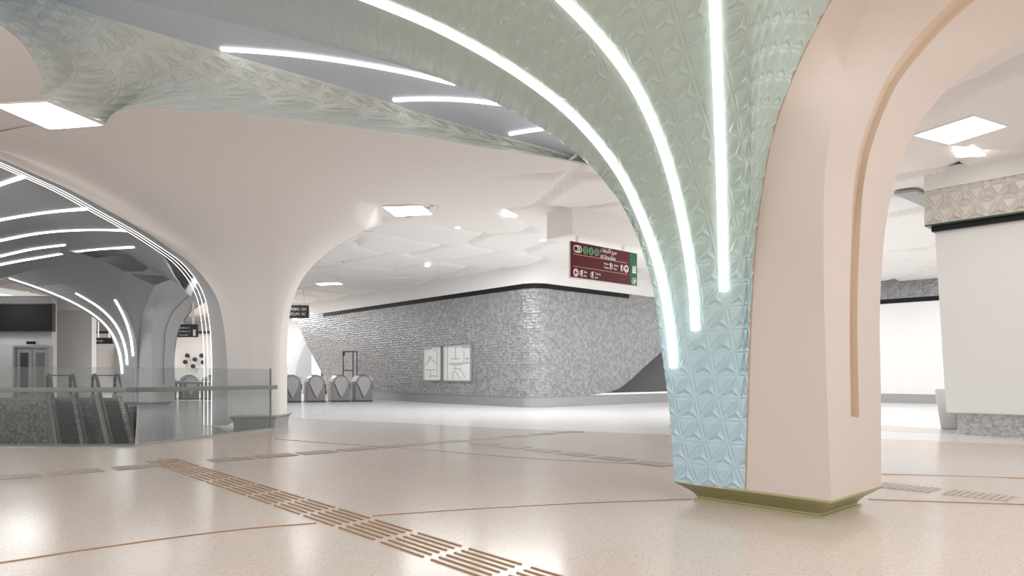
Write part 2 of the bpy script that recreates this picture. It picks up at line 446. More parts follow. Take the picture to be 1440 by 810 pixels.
# far floor's brightness laid on as a pale sheet, then the taupe sweep
inlay('floor_bright_sheet', gp((384, 586), (430, 589), (548, 594), (695, 602), (824, 607), (941, 611), (1240, 618), (1440, 625), (1700, 632), (1700, 541), (384, 541)), M['floor_bright'], .002)
inlay('floor_inlay_taupe', gp((383, 587.5), (430, 591), (548, 596), (695, 604), (824, 609.5), (945, 613), (1240, 646), (1440, 652), (1700, 660), (1700, 681), (1440, 673), (1240, 667), (949, 654.5), (867, 651), (730, 643.6), (614, 634), (517, 627), (400, 618.5), (387, 617)), M['floor_taupe'], .0035)
inlay('floor_dim_sheet', [(-6.38, 11.68), (-5.45, 15.0), (-7.7, 22), (-10.8, 31), (-18.1, 33.1)], M['floor_dim'], .004)  # bay's weaker light painted on the floor as a dark sheet
inlay('floor_band_grey', gp((941, 597), (1240, 598), (1343, 604.5), (1343, 611), (1240, 606), (941, 604)), M['floor_taupe'], .005)
def floor_line(name, pix, w, material, z=.006, n=40):
    p = spline([[*G(a, b)[:2], 0.0005] for a, b in pix], n, True); t = np.gradient(p, axis=0); t /= np.linalg.norm(t, axis=1, keepdims=True)
    ac = np.cross(t, Z)
    o = build(name, MB().sweep(p, ac, w, z, np.array([Z]*n)), material); struct(o); return o
floor_line('trim_1', [(-60, 801), (0, 792), (120, 774), (240, 757), (360, 743), (445, 736)], .014, M['brass'])
floor_line('trim_2', [(524, 726), (620, 719), (720, 713), (830, 707.5), (900, 705), (972, 702)], .014, M['brass'])
floor_line('trim_3', [(1221, 702.5), (1320, 706), (1440, 710), (1560, 716)], .014, M['brass'])
floor_line('trim_4', [(388, 617.5), (400, 618.5), (517, 627), (614, 634), (730, 643.6), (867, 651), (949, 654.5)], .009, M['hatch'])
floor_line('trim_5', [(1240, 667), (1340, 669.5), (1440, 673), (1560, 677)], .016, M['brass'])
# tactile guide strip of brass bars
c0 = np.array([-.65, 4.85, 0])
tg = thing('tactile_guide_strip', c0, 'long strip of dashed brass guide bars set in beige floor', 'guide strip')
for k in range(-4, 11):
    mb = MB(); s0 = k*.625
    for i in range(6):
        a = c0+V*(s0-.265+(i-2.5)*.012)+U*((i-2.5)*.072)
        mb.box(a-U*.008+Z*.0005, U*.016, V*.53, Z*.008)
    build('bar_set', mb, M['brass'], tg)
# hatched tactile tiles
def hatch_tile(c, along, cross, label, group, L=.55, W=.36, mp='tile_taupe', mr='tile_taupe_rib'):
    mb = MB(); t = thing('tactile_tile', c, label, 'floor tile', group)
    mb.box(c-along*L/2-cross*W/2+Z*.0005, along*L, cross*W, Z*.007)
    build('plate', mb, M[mp], t)
    mb = MB(); n = 9
    for i in range(n):
        q = c+along*(-L/2+.012+(L-.054)*i/(n-1))-cross*(W/2-.01)
        mb.box(q+Z*.007, along*.03, cross*(W-.02), Z*.004)
    build('ribs', mb, M[mr], t)
r0 = np.array([-5.43, 8.47, 0])
def along_row(px):
    k_ = (px-720)/F; return (k_*r0[1]-r0[0])/(U[0]-k_*U[1])
row = [along_row(p) for p in (-80, 15, 107, 194, 325, 388, 446, 502, 553, 596, 640)]
row += [row[-1]+.75*q for q in range(1, 5)]
for i, s_ in enumerate(row):
    side = 'left of the brass bar strip' if i < 4 else 'in the row beyond the brass bar strip'
    hatch_tile(r0+U*s_, U, V, 'flat taupe hatched tactile tile '+side, 'tactile tiles left of the bars' if i < 4 else 'tactile tiles beyond the bars')
x0 = r0+U*(row[10]+.1)
for i in range(1, 9):
    hatch_tile(x0-V*.72*i, V, U, 'flat taupe hatched tactile tile in the row on the taupe band behind the big column', 'tactile tiles on the taupe band')
r1 = G(1275, 686)
for i in range(-1, 3):
    hatch_tile(r1-V*.66*i, V, -U, 'tan striped tactile tile on the floor right of the big column plinth', 'tactile tiles right of the column', mp='hatch_plate', mr='hatch')

# ================================================================== CEILING
def in_poly(x, y, poly):
    ins = np.zeros(x.shape, bool); n = len(poly); j = n-1
    for i in range(n):
        xi, yi = poly[i]; xj, yj = poly[j]
        with np.errstate(divide='ignore', invalid='ignore'):
            c = ((yi > y) != (yj > y)) & (x < (xj-xi)*(y-yi)/(yj-yi+1e-12)+xi)
        ins ^= c; j = i
    return ins
ZC = 5.3
rim_px = [(-150, -70), (0, 35), (25, 55), (45, 82), (60, 112), (67, 143), (108, 160), (147, 177), (152, 167), (163, 158), (182, 153), (205, 152), (250, 154), (300, 158), (390, 167), (480, 177), (590, 193), (700, 210), (770, 221), (835, 232)]
rim = spline([CZ(a, b, ZC) for a, b in rim_px], 160, True)
void_near = [tuple(p[:2]) for p in rim]+[(2.7, 12.0), (3.3, 8.2), (3.6, 6.9), (8, 6.7), (14, 6.5), (14, -8), (-30, -8), (-30, 2), (-7, 2)]
# funnel of the far beige column, then the flat pads around it
def cz(x, y, z): return np.array([x, y, z], float)
LB = [P(*k) for k in [(320, 598, 15.6), (320, 560, 15.6), (319, 500, 15.55), (314, 455, 15.5), (303, 415, 15.4), (288, 392, 15.3), (265, 368, 15.1), (240, 350, 14.8), (200, 323, 14.2), (150, 295, 13.6), (100, 268, 13.0), (45, 243, 12.4), (0, 223, 12.0), (-150, 160, 10.9), (-350, 90, 10.0)]]
FP = [(0, .25), (0, 1.3), (.02, 2.1), (.12, 2.65), (.36, 3.2), (.75, 3.68), (1.3, 4.1), (2.0, 4.47), (2.8, 4.8), (3.5, 5.03), (4.2, 5.19), (4.9, 5.27), (5.4, 5.303)]
def fprof(bx, by, dx, dy, sc=1.0):
    d = math.hypot(dx, dy); dx /= d; dy /= d
    return [cz(bx+dx*r*sc, by+dy*r*sc, z) for r, z in FP]
fun_curves = [LB, fprof(-6.2, 15.75, -.62, -.78, 1.0), fprof(-5.95, 15.75, -.28, -.96, .9), fprof(-5.75, 15.8, .08, -1, .84), fprof(-5.55, 15.85, .5, -.86, .84), fprof(-5.45, 16.0, .85, -.52, .85), fprof(-5.44, 16.15, 1, .0, .76), fprof(-5.44, 16.4, .85, .5, .64), fprof(-5.5, 16.7, .5, .86, .6)]
fun = loft(fun_curves, 170, 130, True)
# scooped recess in the funnel that holds the square lamp, opening toward the hall in front of it
lc = CZ(574, 297, ZC)
ta = np.array([.148, -.989]); tb = np.array([.989, .148])
for j in range(fun.shape[0]):
    for i in range(fun.shape[1]):
        q = fun[j, i, :2]-lc[:2]; a_ = float(q@ta); b_ = float(q@tb)
        if abs(a_) > 5 or math.hypot(fun[j, i, 0]+5.7, fun[j, i, 1]-16) < 1.9: continue
        zr = ZC+.02-max(0, a_-.62)*.225-max(0, -.75-a_)*1.4
        db = max(0, abs(b_)-(.66+.22*max(0, a_-.6)))
        zr -= 2.4*db*db/(db+.12)
        if zr > fun[j, i, 2]: fun[j, i, 2] = zr
fun_edge = [tuple(p[:2]) for p in fun[-1]]
col2 = thing('vaulted_column', (-5.95, 16.2, 0), 'tall off-white funnel column behind the glass balustrade', 'column')
build('funnel_casing', MB().grid(fun), M['warm_white'], col2, smooth=True, sharp=60, solid=.0)
# left side band and edge lights
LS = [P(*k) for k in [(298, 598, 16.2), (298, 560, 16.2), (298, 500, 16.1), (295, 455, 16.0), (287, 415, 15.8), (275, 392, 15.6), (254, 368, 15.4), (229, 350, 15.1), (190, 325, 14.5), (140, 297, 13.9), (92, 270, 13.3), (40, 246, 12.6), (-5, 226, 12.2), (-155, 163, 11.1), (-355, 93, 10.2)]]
mb = MB().grid(loft([LB, LS], 6, 80)); build('side_band', mb, M['grey'], col2, smooth=True)  # casing's shaded left face, shade given by the darker grey
LS2 = [p+np.array([-.05, .3, -.05]) for p in LS]
for k, (dx, dy) in enumerate([(0, -.02), (-.09, -.02), (-.18, -.02)]):
    pth = spline([p+np.array([dx, dy, 0]) for p in LS], 90, True)
    build('light_strip', MB().tube(pth, .007, 6), M['strip_edge'], col2, smooth=True)
mb = MB(); base2 = [cz(-6.35, 15.35, 0), cz(-5.35, 15.55, 0), cz(-5.45, 16.9, 0), cz(-6.6, 16.7, 0)]
gr = np.array([ring(base2, i, z) for i, z in [(0, .28), (0, .26), (.05, .2), (.08, 0)]]); mb.grid(gr, 0, True); mb.add(gr[0], [(0, 1, 2, 3)])
build('plinth', mb, M['grey'], col2)
mb = MB().grid(loft([fun_curves[-1], fprof(-5.9, 16.95, -.1, 1, .45), fprof(-6.4, 16.9, -.5, .85, .6), LS], 20, 60, True)); build('rear_casing', mb, M['grey_casing'], col2, smooth=True)

seed_px = [(713, 275), (680, 313), (767, 306), (823, 283), (613, 333), (720, 343), (640, 357), (567, 345), (547, 370), (613, 380), (690, 367), (797, 350), (533, 397), (490, 410), (453, 413), (860, 300), (1395, 195), (1300, 225), (1420, 230), (1330, 255), (1280, 310), (1262, 345), (1290, 360), (1420, 120), (1350, 110)]
seeds = [tuple(CZ(a, b, ZC)[:2]) for a, b in seed_px]
for i in range(-12, 14):
    for j in range(2, 26):
        x = i*2.7+random.uniform(-.9, .9)+(1.3 if j % 2 else 0); y = j*2.5+random.uniform(-.8, .8)
        if all(math.hypot(x-a, y-b) > 1.9 for a, b in seeds): seeds.append((x, y))
S = np.array(seeds)
st = .11
xs = np.arange(-24, 26, st); ys = np.arange(2.0, 58, st)
X, Y = np.meshgrid(xs, ys)
d1 = np.full(X.shape, 1e9); d2 = np.full(X.shape, 1e9); i1 = np.zeros(X.shape, int)
for k, (a, b) in enumerate(S):
    d = (X-a)**2+(Y-b)**2
    c = d < d1
    d2 = np.where(c, d1, np.minimum(d2, d)); i1 = np.where(c, k, i1); d1 = np.where(c, d, d1)
ed = (np.sqrt(d2)-np.sqrt(d1))/2
rng = np.random.default_rng(3)
drop = rng.uniform(-.03, .035, len(S))[i1]
w = np.clip(ed/.17, 0, 1); w = w*w*(3-2*w)
near_fun = np.hypot(X+5.5, Y-15.5)
calm = np.clip((np.minimum(near_fun-4.2, 9))/2.5, 0, 1)*np.where((Y < 16) & (X < 2), np.clip((X+1.5)/3, 0, 1), 1)
lamps_at = [CZ(a, b, ZC)[:2] for a, b in ((67, 162), (574, 297), (1351, 184), (463, 399))]
for a, b in lamps_at: calm = calm*np.clip((np.hypot(X-a, Y-b)-.8)/.5, 0, 1)
calm = np.maximum(calm, 0)
ZZ = ZC+(.22*(1-w)+drop*w)*calm
dark_bay = [(-6.3, 16.0), (-7.2, 15.6), (-9.2, 13.2), (-10.5, 11.2), (-13, 9.6), (-40, 9.6), (-40, 24), (-13, 27), (-7.5, 24)]
sub = in_poly(X, Y, void_near) | in_poly(X, Y, [(a+(-5.9-a)*.09, b+(16-b)*.09) for a, b in fun_edge]+[(-6, 16.6)]) | in_poly(X, Y, dark_bay) | ((np.hypot(X+5.9, Y-16) < 2.5))
ok = ~sub
idx = -np.ones(X.shape, int); fs = []; nvx = 0; vs = []
def vid(j, i):
    global nvx
    if idx[j, i] < 0:
        idx[j, i] = nvx; nvx += 1; vs.append((X[j, i], Y[j, i], ZZ[j, i]))
    return idx[j, i]
for j in range(X.shape[0]-1):
    for i in range(X.shape[1]-1):
        if ok[j, i] or ok[j+1, i] or ok[j, i+1] or ok[j+1, i+1]:
            fs.append((vid(j, i), vid(j+1, i), vid(j+1, i+1), vid(j, i+1)))
# vertices of the rim cells outside snap to the rim curve
mb = MB().add(vs, fs)
R2 = rim[:, :2]
for q in range(len(mb.v)):
    x, y, z = mb.v[q]
    if -7.5 < x < 2.2 and 6 < y < 14.5:
        dd = np.hypot(R2[:, 0]-x, R2[:, 1]-y); k = int(dd.argmin())
        inside = in_poly(np.array([x]), np.array([y]), void_near)[0]
        if inside and dd[k] < .3: mb.v[q] = (R2[k, 0], R2[k, 1], z)
o = build('ceiling', mb, M['ceiling'], None, smooth=True, sharp=180); struct(o)
mb = MB().box((-40, 5.5, 7.6), (70, 0, 0), (0, 64.5, 0), (0, 0, .2)); o = build('ceiling_light_block', mb, M['grey']); struct(o)  # unseen slab added to keep world light out from above

# patterned rim above the beige edge, and the lavender vault behind it
up_px = [(-150, -120, 9.8), (-40, -40, 10.0), (30, -12, 10.2), (75, 0, 10.35), (133, 20, 10.5), (200, 40, 10.6), (300, 70, 10.85), (390, 96, 11.1), (480, 122, 11.4), (590, 158, 12.0), (700, 190, 12.6), (770, 209, 13.0), (835, 229, 13.4)]
upc = [P(*k) for k in up_px]
rg = loft([rim, upc], 150, 820, True)
# give the rim a slight belly
rg = rg+np.sin(np.linspace(0, math.pi, 150))[None, :, None]*np.array([0, .18, 0])
rg_r = relief_grid(rg, .36, .034, CAM, np.clip(np.minimum(np.arange(150), 149-np.arange(150))/8, 0, 1)[None, :])
o = build('ceiling_rim', MB().grid(rg_r), M['sage'], smooth='keep'); struct(o)
near_line = [cz(-9.5, 5.0, 6.9), cz(-7, 5.2, 6.9), cz(-5, 5.4, 6.8), cz(-3, 5.6, 6.7), cz(-1, 5.8, 6.6), cz(.5, 6, 6.4), cz(2.2, 7, 6.0), cz(2.8, 9, 5.7)]
midl = [(a+b)/2+np.array([0, 0, .35]) for a, b in zip(spline(upc, 8, True), spline(near_line, 8, True))]
vg = loft([upc, midl, near_line], 60, 60, True)
vlt = build('ceiling_vault', MB().grid(vg), M['lavender'], smooth=True, sharp=180); struct(vlt)
tree_v = bvh_of(vg)
for nm, pix, lab in (('light_line', [(311, 68.5), (360, 71.5), (420, 77), (480, 85), (560, 99), (640, 117)], 'thin white light line longest of three on the lavender vault'),
                ('light_line', [(553, 140), (600, 138.5), (650, 140), (708, 146)], 'white light line, middle one of three on the lavender vault'),
                ('light_line', [(716, 188), (742, 183.5), (772, 179.5)], 'short white light line near the fan edge, lowest of three on the lavender vault')):
    o = strip_on(tree_v, pix, .055, nm, M['strip'], None, 40); tag(o, lab, 'light', 'vault light lines')

# square ceiling lamps
def stk0(p, z): q = np.array(p, float).copy(); q[2] = z; return q
def square_lamp(corners, label, z=ZC-.02, name='ceiling_lamp'):
    c = [CZ(a, b, z) for a, b in corners]; cen = sum(c)/4
    t = thing(name, cen, label, 'ceiling light', 'square ceiling lamps')
    mb = MB(); n = len(c)
    for i in range(n):
        p, q = c[i], c[(i+1) % n]; pi, qi = cen+(p-cen)*.965, cen+(q-cen)*.965
        mb.prism([p-Z*.0, q-Z*.0, qi-Z*.0, pi-Z*.0], Z*.05)
    build('frame', mb, M['warm_white'], t)
    mb = MB().prism([cen+(p-cen)*.965+Z*.006 for p in c], Z*.03); build('diffuser', mb, M['lamp'], t)
square_lamp([(-14, 147), (66, 143), (148, 177), (70, 183)], 'bright square ceiling lamp at upper left beside the sage patterned rim')
square_lamp([(537, 291), (594, 289), (610, 302), (556, 305)], 'bright square ceiling lamp between off-white funnel column and maroon sign')
square_lamp([(1283, 191), (1370, 163), (1418, 178), (1335, 204)], 'bright square ceiling lamp seen through the arch right of the big column')
square_lamp([(443, 398.5), (476, 397), (483, 400), (449, 401.5)], 'small distant square ceiling lamp near the end of the silver wall')
for tri in ([(1345, 221), (1366, 205), (1386, 219)], [(706, 304), (718, 302), (728, 307)], [(791, 310), (801, 307), (801, 312)], [(638, 320.5), (645, 319), (648, 322)], [(757, 339), (765, 337), (768, 340)], [(596, 374), (602, 372.5), (604, 375)]):
    c = [CZ(a, b, ZC-.02) for a, b in tri]; cen = sum(c)/3; c = [cen+(p-cen)*(.75 if tri[0][0] < 1300 else 1.0)-Z*(0 if tri[0][0] < 1300 else .06) for p in c]
    jy, ix = int((cen[1]-2.0)/st), int((cen[0]+24)/st); zz_ = float(ZZ[jy-2:jy+3, ix-2:ix+3].min())-.015
    c = [stk0(p, zz_) for p in c]; cen = sum(c)/3
    o = build('gap_lamp', MB().prism(c, Z*.04), M['lamp'], None, origin=cen)
    tag(o, 'small triangular lamp between white ceiling pads'+(' beyond the square lamp right of the arch' if tri[0][0] > 1300 else ' over the far hall'), 'ceiling light', 'gap lamps' if tri[0][0] < 1300 else None)

# ================================================================== SILVER CORNER BLOCK
K = G(752, 574); n1 = np.cross(V, Z); n2 = np.cross(U, Z)
def w1(px, py): return on_plane(px, py, K, n1)
def w2(px, py): return on_plane(px, py, K, n2)
away1 = np.array([U[0], U[1], 0])*.0+V*0+np.array([.744, .668, 0]); away2 = V
zt, zb = 4.42, .40
# face along the left, slanted end; rounded corner, undercut right end
R = .7
def corner_path(z0, z1, n=10):
    return [(K+(V+U)*R-(V*math.sin(t)+U*math.cos(t))*R) for t in np.linspace(0, math.pi/2, n)]
cp = corner_path(0, 0)           # from left face to right face
left_poly = [w1(456, 553.5), w1(434, 490), w1(425, 470), w1(417, 453), w1(413, 446), w1(420, 430), w1(440, 440)]
def stk(p, z): q = np.array(p, float).copy(); q[2] = z; return q
lp = [stk(w1(459, 553), zb), w1(456, 530), w1(434, 490), w1(425, 470), w1(417, 453), stk(w1(411, 446), 4.42), stk(w1(411, 440), 4.9)]
mb = MB()
face_l = lp+[stk(K+V*R, 4.9), stk(K+V*R, zb)]
mb.prism(face_l, U*.5)
g = np.array([[stk(p, z) for p in cp] for z in (zb, 4.9)]); mb.grid(g)
rp = [stk(K+U*R, zb), stk(w2(815, 557), zb), w2(838, 555), w2(858, 551), w2(872, 546), w2(888, 533), w2(905, 517), w2(937, 489), stk(w2(960, 472), 2.1), stk(w2(990, 440), 3.2), stk(w2(1000, 400), 4.9), stk(K+U*R, 4.9)]
mb.prism(rp, V*.5)
o = build('wall_back', mb, M['mosaic'], smooth=True, sharp=40); struct(o)
# white fascia above with rounded foot, black shadow gap
mb = MB()
fp = [stk(w1(446, 443), 4.62), stk(w1(440, 441), 4.75), stk(w1(431, 432), 5.05), stk(w1(428, 428), 5.6), stk(K+V*R, 5.6), stk(K+V*R, 4.62)]
off = -U*.06
mb.prism([p-U*.06 for p in fp], U*.5)
cpo = [(K+(V+U)*R-(V*math.sin(t)+U*math.cos(t))*(R+.06)) for t in np.linspace(0, math.pi/2, 10)]
mb.grid(np.array([[stk(p, z) for p in cpo] for z in (4.62, 5.6)]))
mb.prism([stk(K+U*R-V*.06, 4.62), stk(w2(1000, 400)-V*.06, 4.62), stk(w2(1000, 400)-V*.06, 5.6), stk(K+U*R-V*.06, 5.6)], V*.5)
o = build('wall_back_fascia', mb, M['white'], smooth=True); struct(o)
mb = MB(); zz = (4.44, 4.615)
mb.prism([stk(w1(455, 443)-U*.03, zz[0]), stk(K+V*R-U*.03, zz[0]), stk(K+V*R-U*.03, zz[1]), stk(w1(455, 443)-U*.03, zz[1])], U*.3)
cpo = [(K+(V+U)*R-(V*math.sin(t)+U*math.cos(t))*(R+.03)) for t in np.linspace(0, math.pi/2, 10)]
mb.grid(np.array([[stk(p, z) for p in cpo] for z in zz]))
mb.prism([stk(K+U*R-V*.03, zz[0]), stk(w2(884, 400)-V*.03, zz[0]), stk(w2(884, 400)-V*.03, zz[1]), stk(K+U*R-V*.03, zz[1])], V*.3)
o = build('trim_6', mb, M['black']); struct(o)
mb = MB()
mb.prism([stk(w1(459, 560)+U*.03, 0), stk(K+V*R+U*.03, 0), stk(K+V*R+U*.03, zb), stk(w1(459, 560)+U*.03, zb)], U*.3)
cpo = [(K+(V+U)*R-(V*math.sin(t)+U*math.cos(t))*(R-.03)) for t in np.linspace(0, math.pi/2, 10)]
mb.grid(np.array([[stk(p, z) for p in cpo] for z in (0, zb)]))
mb.prism([stk(K+U*R+V*.03, 0), stk(w2(1010, 400)+V*.03, 0), stk(w2(1010, 400)+V*.03, zb), stk(K+U*R+V*.03, zb)], V*.3)
o = build('baseboard_back', mb, M['steel_light'], smooth=True); struct(o)
mb = MB(); q = K+V*2.2
mb.prism([stk(q+U*.8, zb), stk(w2(1010, 400)+V*2.2, zb), stk(w2(1010, 400)+V*2.2, 4.4), stk(q+U*.8, 4.4)], V*.2)
o = build('wall_recess', mb, M['recess']); struct(o)

# framed maps
for (x0, x1, yt0, yt1, yb, tab, lab) in ((597, 622, 487.5, 486.5, 535.5, (598, 608), 'narrow grey framed street map, left one of two on the silver wall'), (625, 664, 485.8, 484.2, 536, (652, 664), 'wider grey framed station map, right one of two on the silver wall')):
    c = [w1(x0, yb), w1(x1, yb), w1(x1, yt1), w1(x0, yt0)]
    z0, z1 = c[0][2], c[2][2]
    a, b = stk(c[0], 0), stk(c[1], 0)
    t = thing('framed_map', (a+b)/2*np.array([1, 1, 0])+Z*z0, lab, 'map', 'framed maps')
    e = (b-a); Lw = np.linalg.norm(e); e /= Lw
    mb = MB().box(a-U*.05+Z*z0, e*Lw, U*.05, Z*(z1-z0)); build('sheet', mb, M['paper'], t)
    mb = MB(); f = .05
    for o_, ex, ez in ((a+Z*z0, e*Lw, Z*f), (a+Z*(z1-f), e*Lw, Z*f), (a+Z*z0, e*f, Z*(z1-z0)), (b-e*f+Z*z0, e*f, Z*(z1-z0))):
        mb.box(o_-U*.09, ex, U*.09, ez)
    hx = w1(tab[0], 500); hx2 = w1(tab[1], 500)
    mb.box(stk(hx, 0)-U*.095+Z*(z1-.12), stk(hx2, 0)-stk(hx, 0), U*.04, Z*.10)
    build('frame', mb, M['grey'], t)
    mb = MB(); rr = random.Random(int(x0)); hh = z1-z0
    if x0 < 600:
        segs = [((.28, .72), (.75, .48)), ((.1, .45), (.35, .62)), ((.3, .62), (.45, .72)), ((.4, .28), (.4, .1)), ((.35, .14), (.75, .14)), ((.78, .95), (.78, .1)), ((.1, .32), (.7, .32)), ((.55, .86), (.7, .92))]
    else:
        segs = [((.45, .95), (.45, .6)), ((.75, .85), (.75, .5)), ((.3, .62), (.6, .62)), ((.2, .5), (.95, .5)), ((.25, .46), (.7, .46)), ((.42, .46), (.42, .34)), ((.38, .34), (.62, .34)), ((.4, .3), (.62, .08)), ((.6, .36), (.78, .12)), ((.15, .95), (.15, .05)), ((.35, .28), (.35, .05)), ((.8, .62), (.98, .62)), ((.86, .66), (.86, .5))]
    for (p, q2) in segs:
        pa = a-U*.052+e*(p[0]*Lw)+Z*(z0+p[1]*hh); pb = a-U*.052+e*(q2[0]*Lw)+Z*(z0+q2[1]*hh); mb.tube([pa, pb], .012, 4)
    build('map_lines', mb, M['ink'], t)
# slim gate frame standing before the wall
def frame_thing():
    gq = G(483, 561.5); e = V*-1
    pts = []
    t = thing('barrier_frame', gq, 'slim dark open rectangular frame standing behind the ticket gates', 'frame')
    d = gq[1]
    def q(px, py): return P(px, py, d)
    for pa, pb in (((482.5, 494), (482.5, 561.5)), ((496.5, 494.5), (496.5, 561.5)), ((502, 495), (502, 561.5)), ((482.5, 494.5), (502, 494.5)), ((483, 521), (496.5, 521))):
        build('bar', MB().tube([q(*pa), q(*pb)], .028, 6), M['dark'], t)
    o = build('lock_box', MB().box(q(481.5, 500), (.11, 0, 0), (0, .1, 0), (0, 0, .2)), M['dark'], t)
frame_thing()

# ================================================================== TICKET GATES
def make_gate(label, loc):
    """cabinet runs along +Y of its own frame, end panel at -Y"""
    t = thing('ticket_gate', (0, 0, 0), label, 'ticket gate', 'ticket gates')
    W, Lg, Hh = .78, 1.25, 1.2
    sec = [(-W/2, 0), (W/2, 0), (W/2, .72), (W/2-.02, .92), (W/2-.10, 1.08), (W/2-.22, 1.19), (0, 1.21), (-W/2+.22, 1.19), (-W/2+.10, 1.08), (-W/2+.02, .92), (-W/2, .72)]
    mb = MB().prism([(x, .03, z) for x, z in sec], (0, Lg, 0)); build('body', mb, M['steel'], t, bevel=.012)
    heart = []
    for a in np.linspace(0, math.pi, 15): heart.append((.29*math.cos(a), .86+.29*math.sin(a)))
    heart += [(-.25, .70), (-.15, .5), (-.04, .28), (0, .2), (.07, .3), (.17, .5), (.26, .7)]
    mb = MB().prism([(x, -.012, z) for x, z in heart], (0, .05, 0)); build('end_panel', mb, M['steel_light'], t)
    build('slash_trim', MB().tube([(-.31, -.018, .84), (-.03, -.018, .2)], .012, 6), M['dark'], t)
    mb = MB().prism([(.3, .5, .55), (.3, .9, .55), (.3, .9, 1.0), (.3, .5, .85)], (.2, 0, 0)); build('flap', mb, M['glass'], t)
    mb = MB().box((W/2-.01, .1, .6), (.05, 0, 0), (0, .12, 0), (0, 0, .2)); build('sensor', mb, M['black'], t)
    mb = MB().prism([(-.15, .5, 1.2), (.15, .5, 1.2), (.15, .75, 1.2), (-.15, .75, 1.2)], (0, 0, .03)); build('reader', mb, M['dark'], t)
    mb = MB().prism([(W/2-.2, .3, 1.17), (W/2-.02, .3, .95), (W/2+.06, .3, 1.0), (W/2+.06, .3, 1.12)], (0, .4, 0)); build('ticket_tray', mb, M['white'], t)
    mb = MB().box((-W/2-.012, .02, 0), (W+.024, 0, 0), (0, Lg+.02, 0), (0, 0, .07)); build('foot', mb, M['dark'], t)
    return t
gspots = [(411, 566), (445, 565.7), (480, 565.3), (512, 565)]
gl = ['steel ticket gate, first of four full ones counted from the glass balustrade', 'steel ticket gate, second of four full ones counted from the balustrade', 'steel ticket gate before the slim dark frame, third from the balustrade', 'steel ticket gate at the end nearest the framed maps']
g0 = make_gate(gl[0], None)
ang = math.radians(24)
g0.location = tuple(G(*gspots[0])); g0.rotation_euler = (0, 0, ang)
for s, l in zip(gspots[1:], gl[1:]): dup(g0, G(*s), ang, l)
dup(g0, G(388, 568), ang, 'steel ticket gate half hidden behind the end of the glass balustrade')
for px, l in ((236, 'grey ticket gate left of two seen through the arch beyond the funnel column'), (268, 'grey ticket gate middle one seen through the arch beyond the funnel column'), (300, 'grey ticket gate beside the light strips seen through the arch')):
    dup(g0, G(px, 562), ang+.15, l)

# ================================================================== passage behind the gates
mb = MB(); mb.prism([P(340, 570, 46)*np.array([1, 1, 0]), P(470, 570, 46)*np.array([1, 1, 0]), stk(P(470, 570, 46), 5.4), stk(P(340, 570, 46), 5.4)], (0, .3, 0))
o = build('wall_passage', mb, M['white']); struct(o)
dp = lambda px, py: P(px, py, 44)
mb = MB().prism([stk(dp(398, 553), 0), dp(404, 515), dp(413, 494), dp(424, 479), dp(432, 470), dp(440, 468), dp(470, 468), stk(dp(470, 553), 0)], (0, .4, 0))
o = build('wall_passage_arch', mb, M['grey_casing']); struct(o)
mb = MB().prism([stk(P(412, 553, 43.5), 0), P(418, 512, 43.5), P(426, 490, 43.5), P(432, 480, 43.5), P(456, 480, 43.5), stk(P(456, 553, 43.5), 0)], (0, .3, 0))
o = build('door_1', mb, M['grey_vault']); struct(o)
mb = MB().box(stk(P(438, 550, 43.3), 0), (.6, 0, 0), (0, .1, 0), (0, 0, 2.6)); o = build('door_2', mb, M['white']); struct(o)

# ================================================================== SIGNS
def text_mesh(body, size, name='lettering'):
    cu = bpy.data.curves.new(name, 'FONT'); cu.body = body; cu.size = size; cu.extrude = .004
    cu.resolution_u = 3
    ob = bpy.data.objects.new(name, cu); COL.objects.link(ob)
    dg = bpy.context.evaluated_depsgraph_get(); dg.update()
    me = bpy.data.meshes.new_from_object(ob.evaluated_get(dg)); bpy.data.objects.remove(ob); bpy.data.curves.remove(cu)
    return me
class Board:
    """flat board frame: o = lower-left corner seen from the front, ex right, ez up"""
    def __init__(s, o, ex, ez=Z): s.o = np.array(o, float); s.ex = ex/np.linalg.norm(ex); s.ez = ez; s.n = np.cross(s.ex, s.ez)
    def p(s, x, y, k=0): return s.o+s.ex*x+s.ez*y+s.n*k
    def rect(s, mb, x, y, w, h, k0, k1): return mb.prism([s.p(x, y, k0), s.p(x+w, y, k0), s.p(x+w, y+h, k0), s.p(x, y+h, k0)], s.n*(k1-k0))
    def disc(s, mb, x, y, rx, ry, k0, k1, n=20): return mb.prism([s.p(x+rx*math.cos(2*math.pi*i/n), y+ry*math.sin(2*math.pi*i/n), k0) for i in range(n)], s.n*(k1-k0))
    def ringd(s, mb, x, y, r0, r1, k0, k1, n=20, a0=0, a1=2*math.pi):
        for i in range(n):
            t0 = a0+(a1-a0)*i/n; t1 = a0+(a1-a0)*(i+1)/n
            mb.prism([s.p(x+r*math.cos(t), y+r*math.sin(t), k0) for r, t in ((r0, t0), (r1, t0), (r1, t1), (r0, t1))], s.n*(k1-k0))
        return mb
    def pill(s, mb, x, y, w, h, k0, k1):
        r = h/2; pts = []
        for i in range(9): t = math.pi/2+math.pi*i/8; pts.append(s.p(x+r+r*math.cos(t), y+r+r*math.sin(t), k0))
        for i in range(9): t = -math.pi/2+math.pi*i/8; pts.append(s.p(x+w-r+r*math.cos(t), y+r+r*math.sin(t), k0))
        return mb.prism(pts, s.n*(k1-k0))
    def text(s, parent, body, x, y, size, k, material, width=None, name='lettering'):
        me = text_mesh(body, size, name)
        co = [np.array(v.co) for v in me.vertices]
        if not co: return None
        mx = max(c[0] for c in co); mn = min(c[0] for c in co); sx = (width/(mx-mn)) if width else 1.0
        off = np.array(parent.location)
        for v, c in zip(me.vertices, co): v.co = Vector(s.p(x+(c[0]-mn)*sx, y+c[1], k+c[2])-off)
        me.materials.clear(); me.materials.append(material)
        o = link(name, me, parent); return o

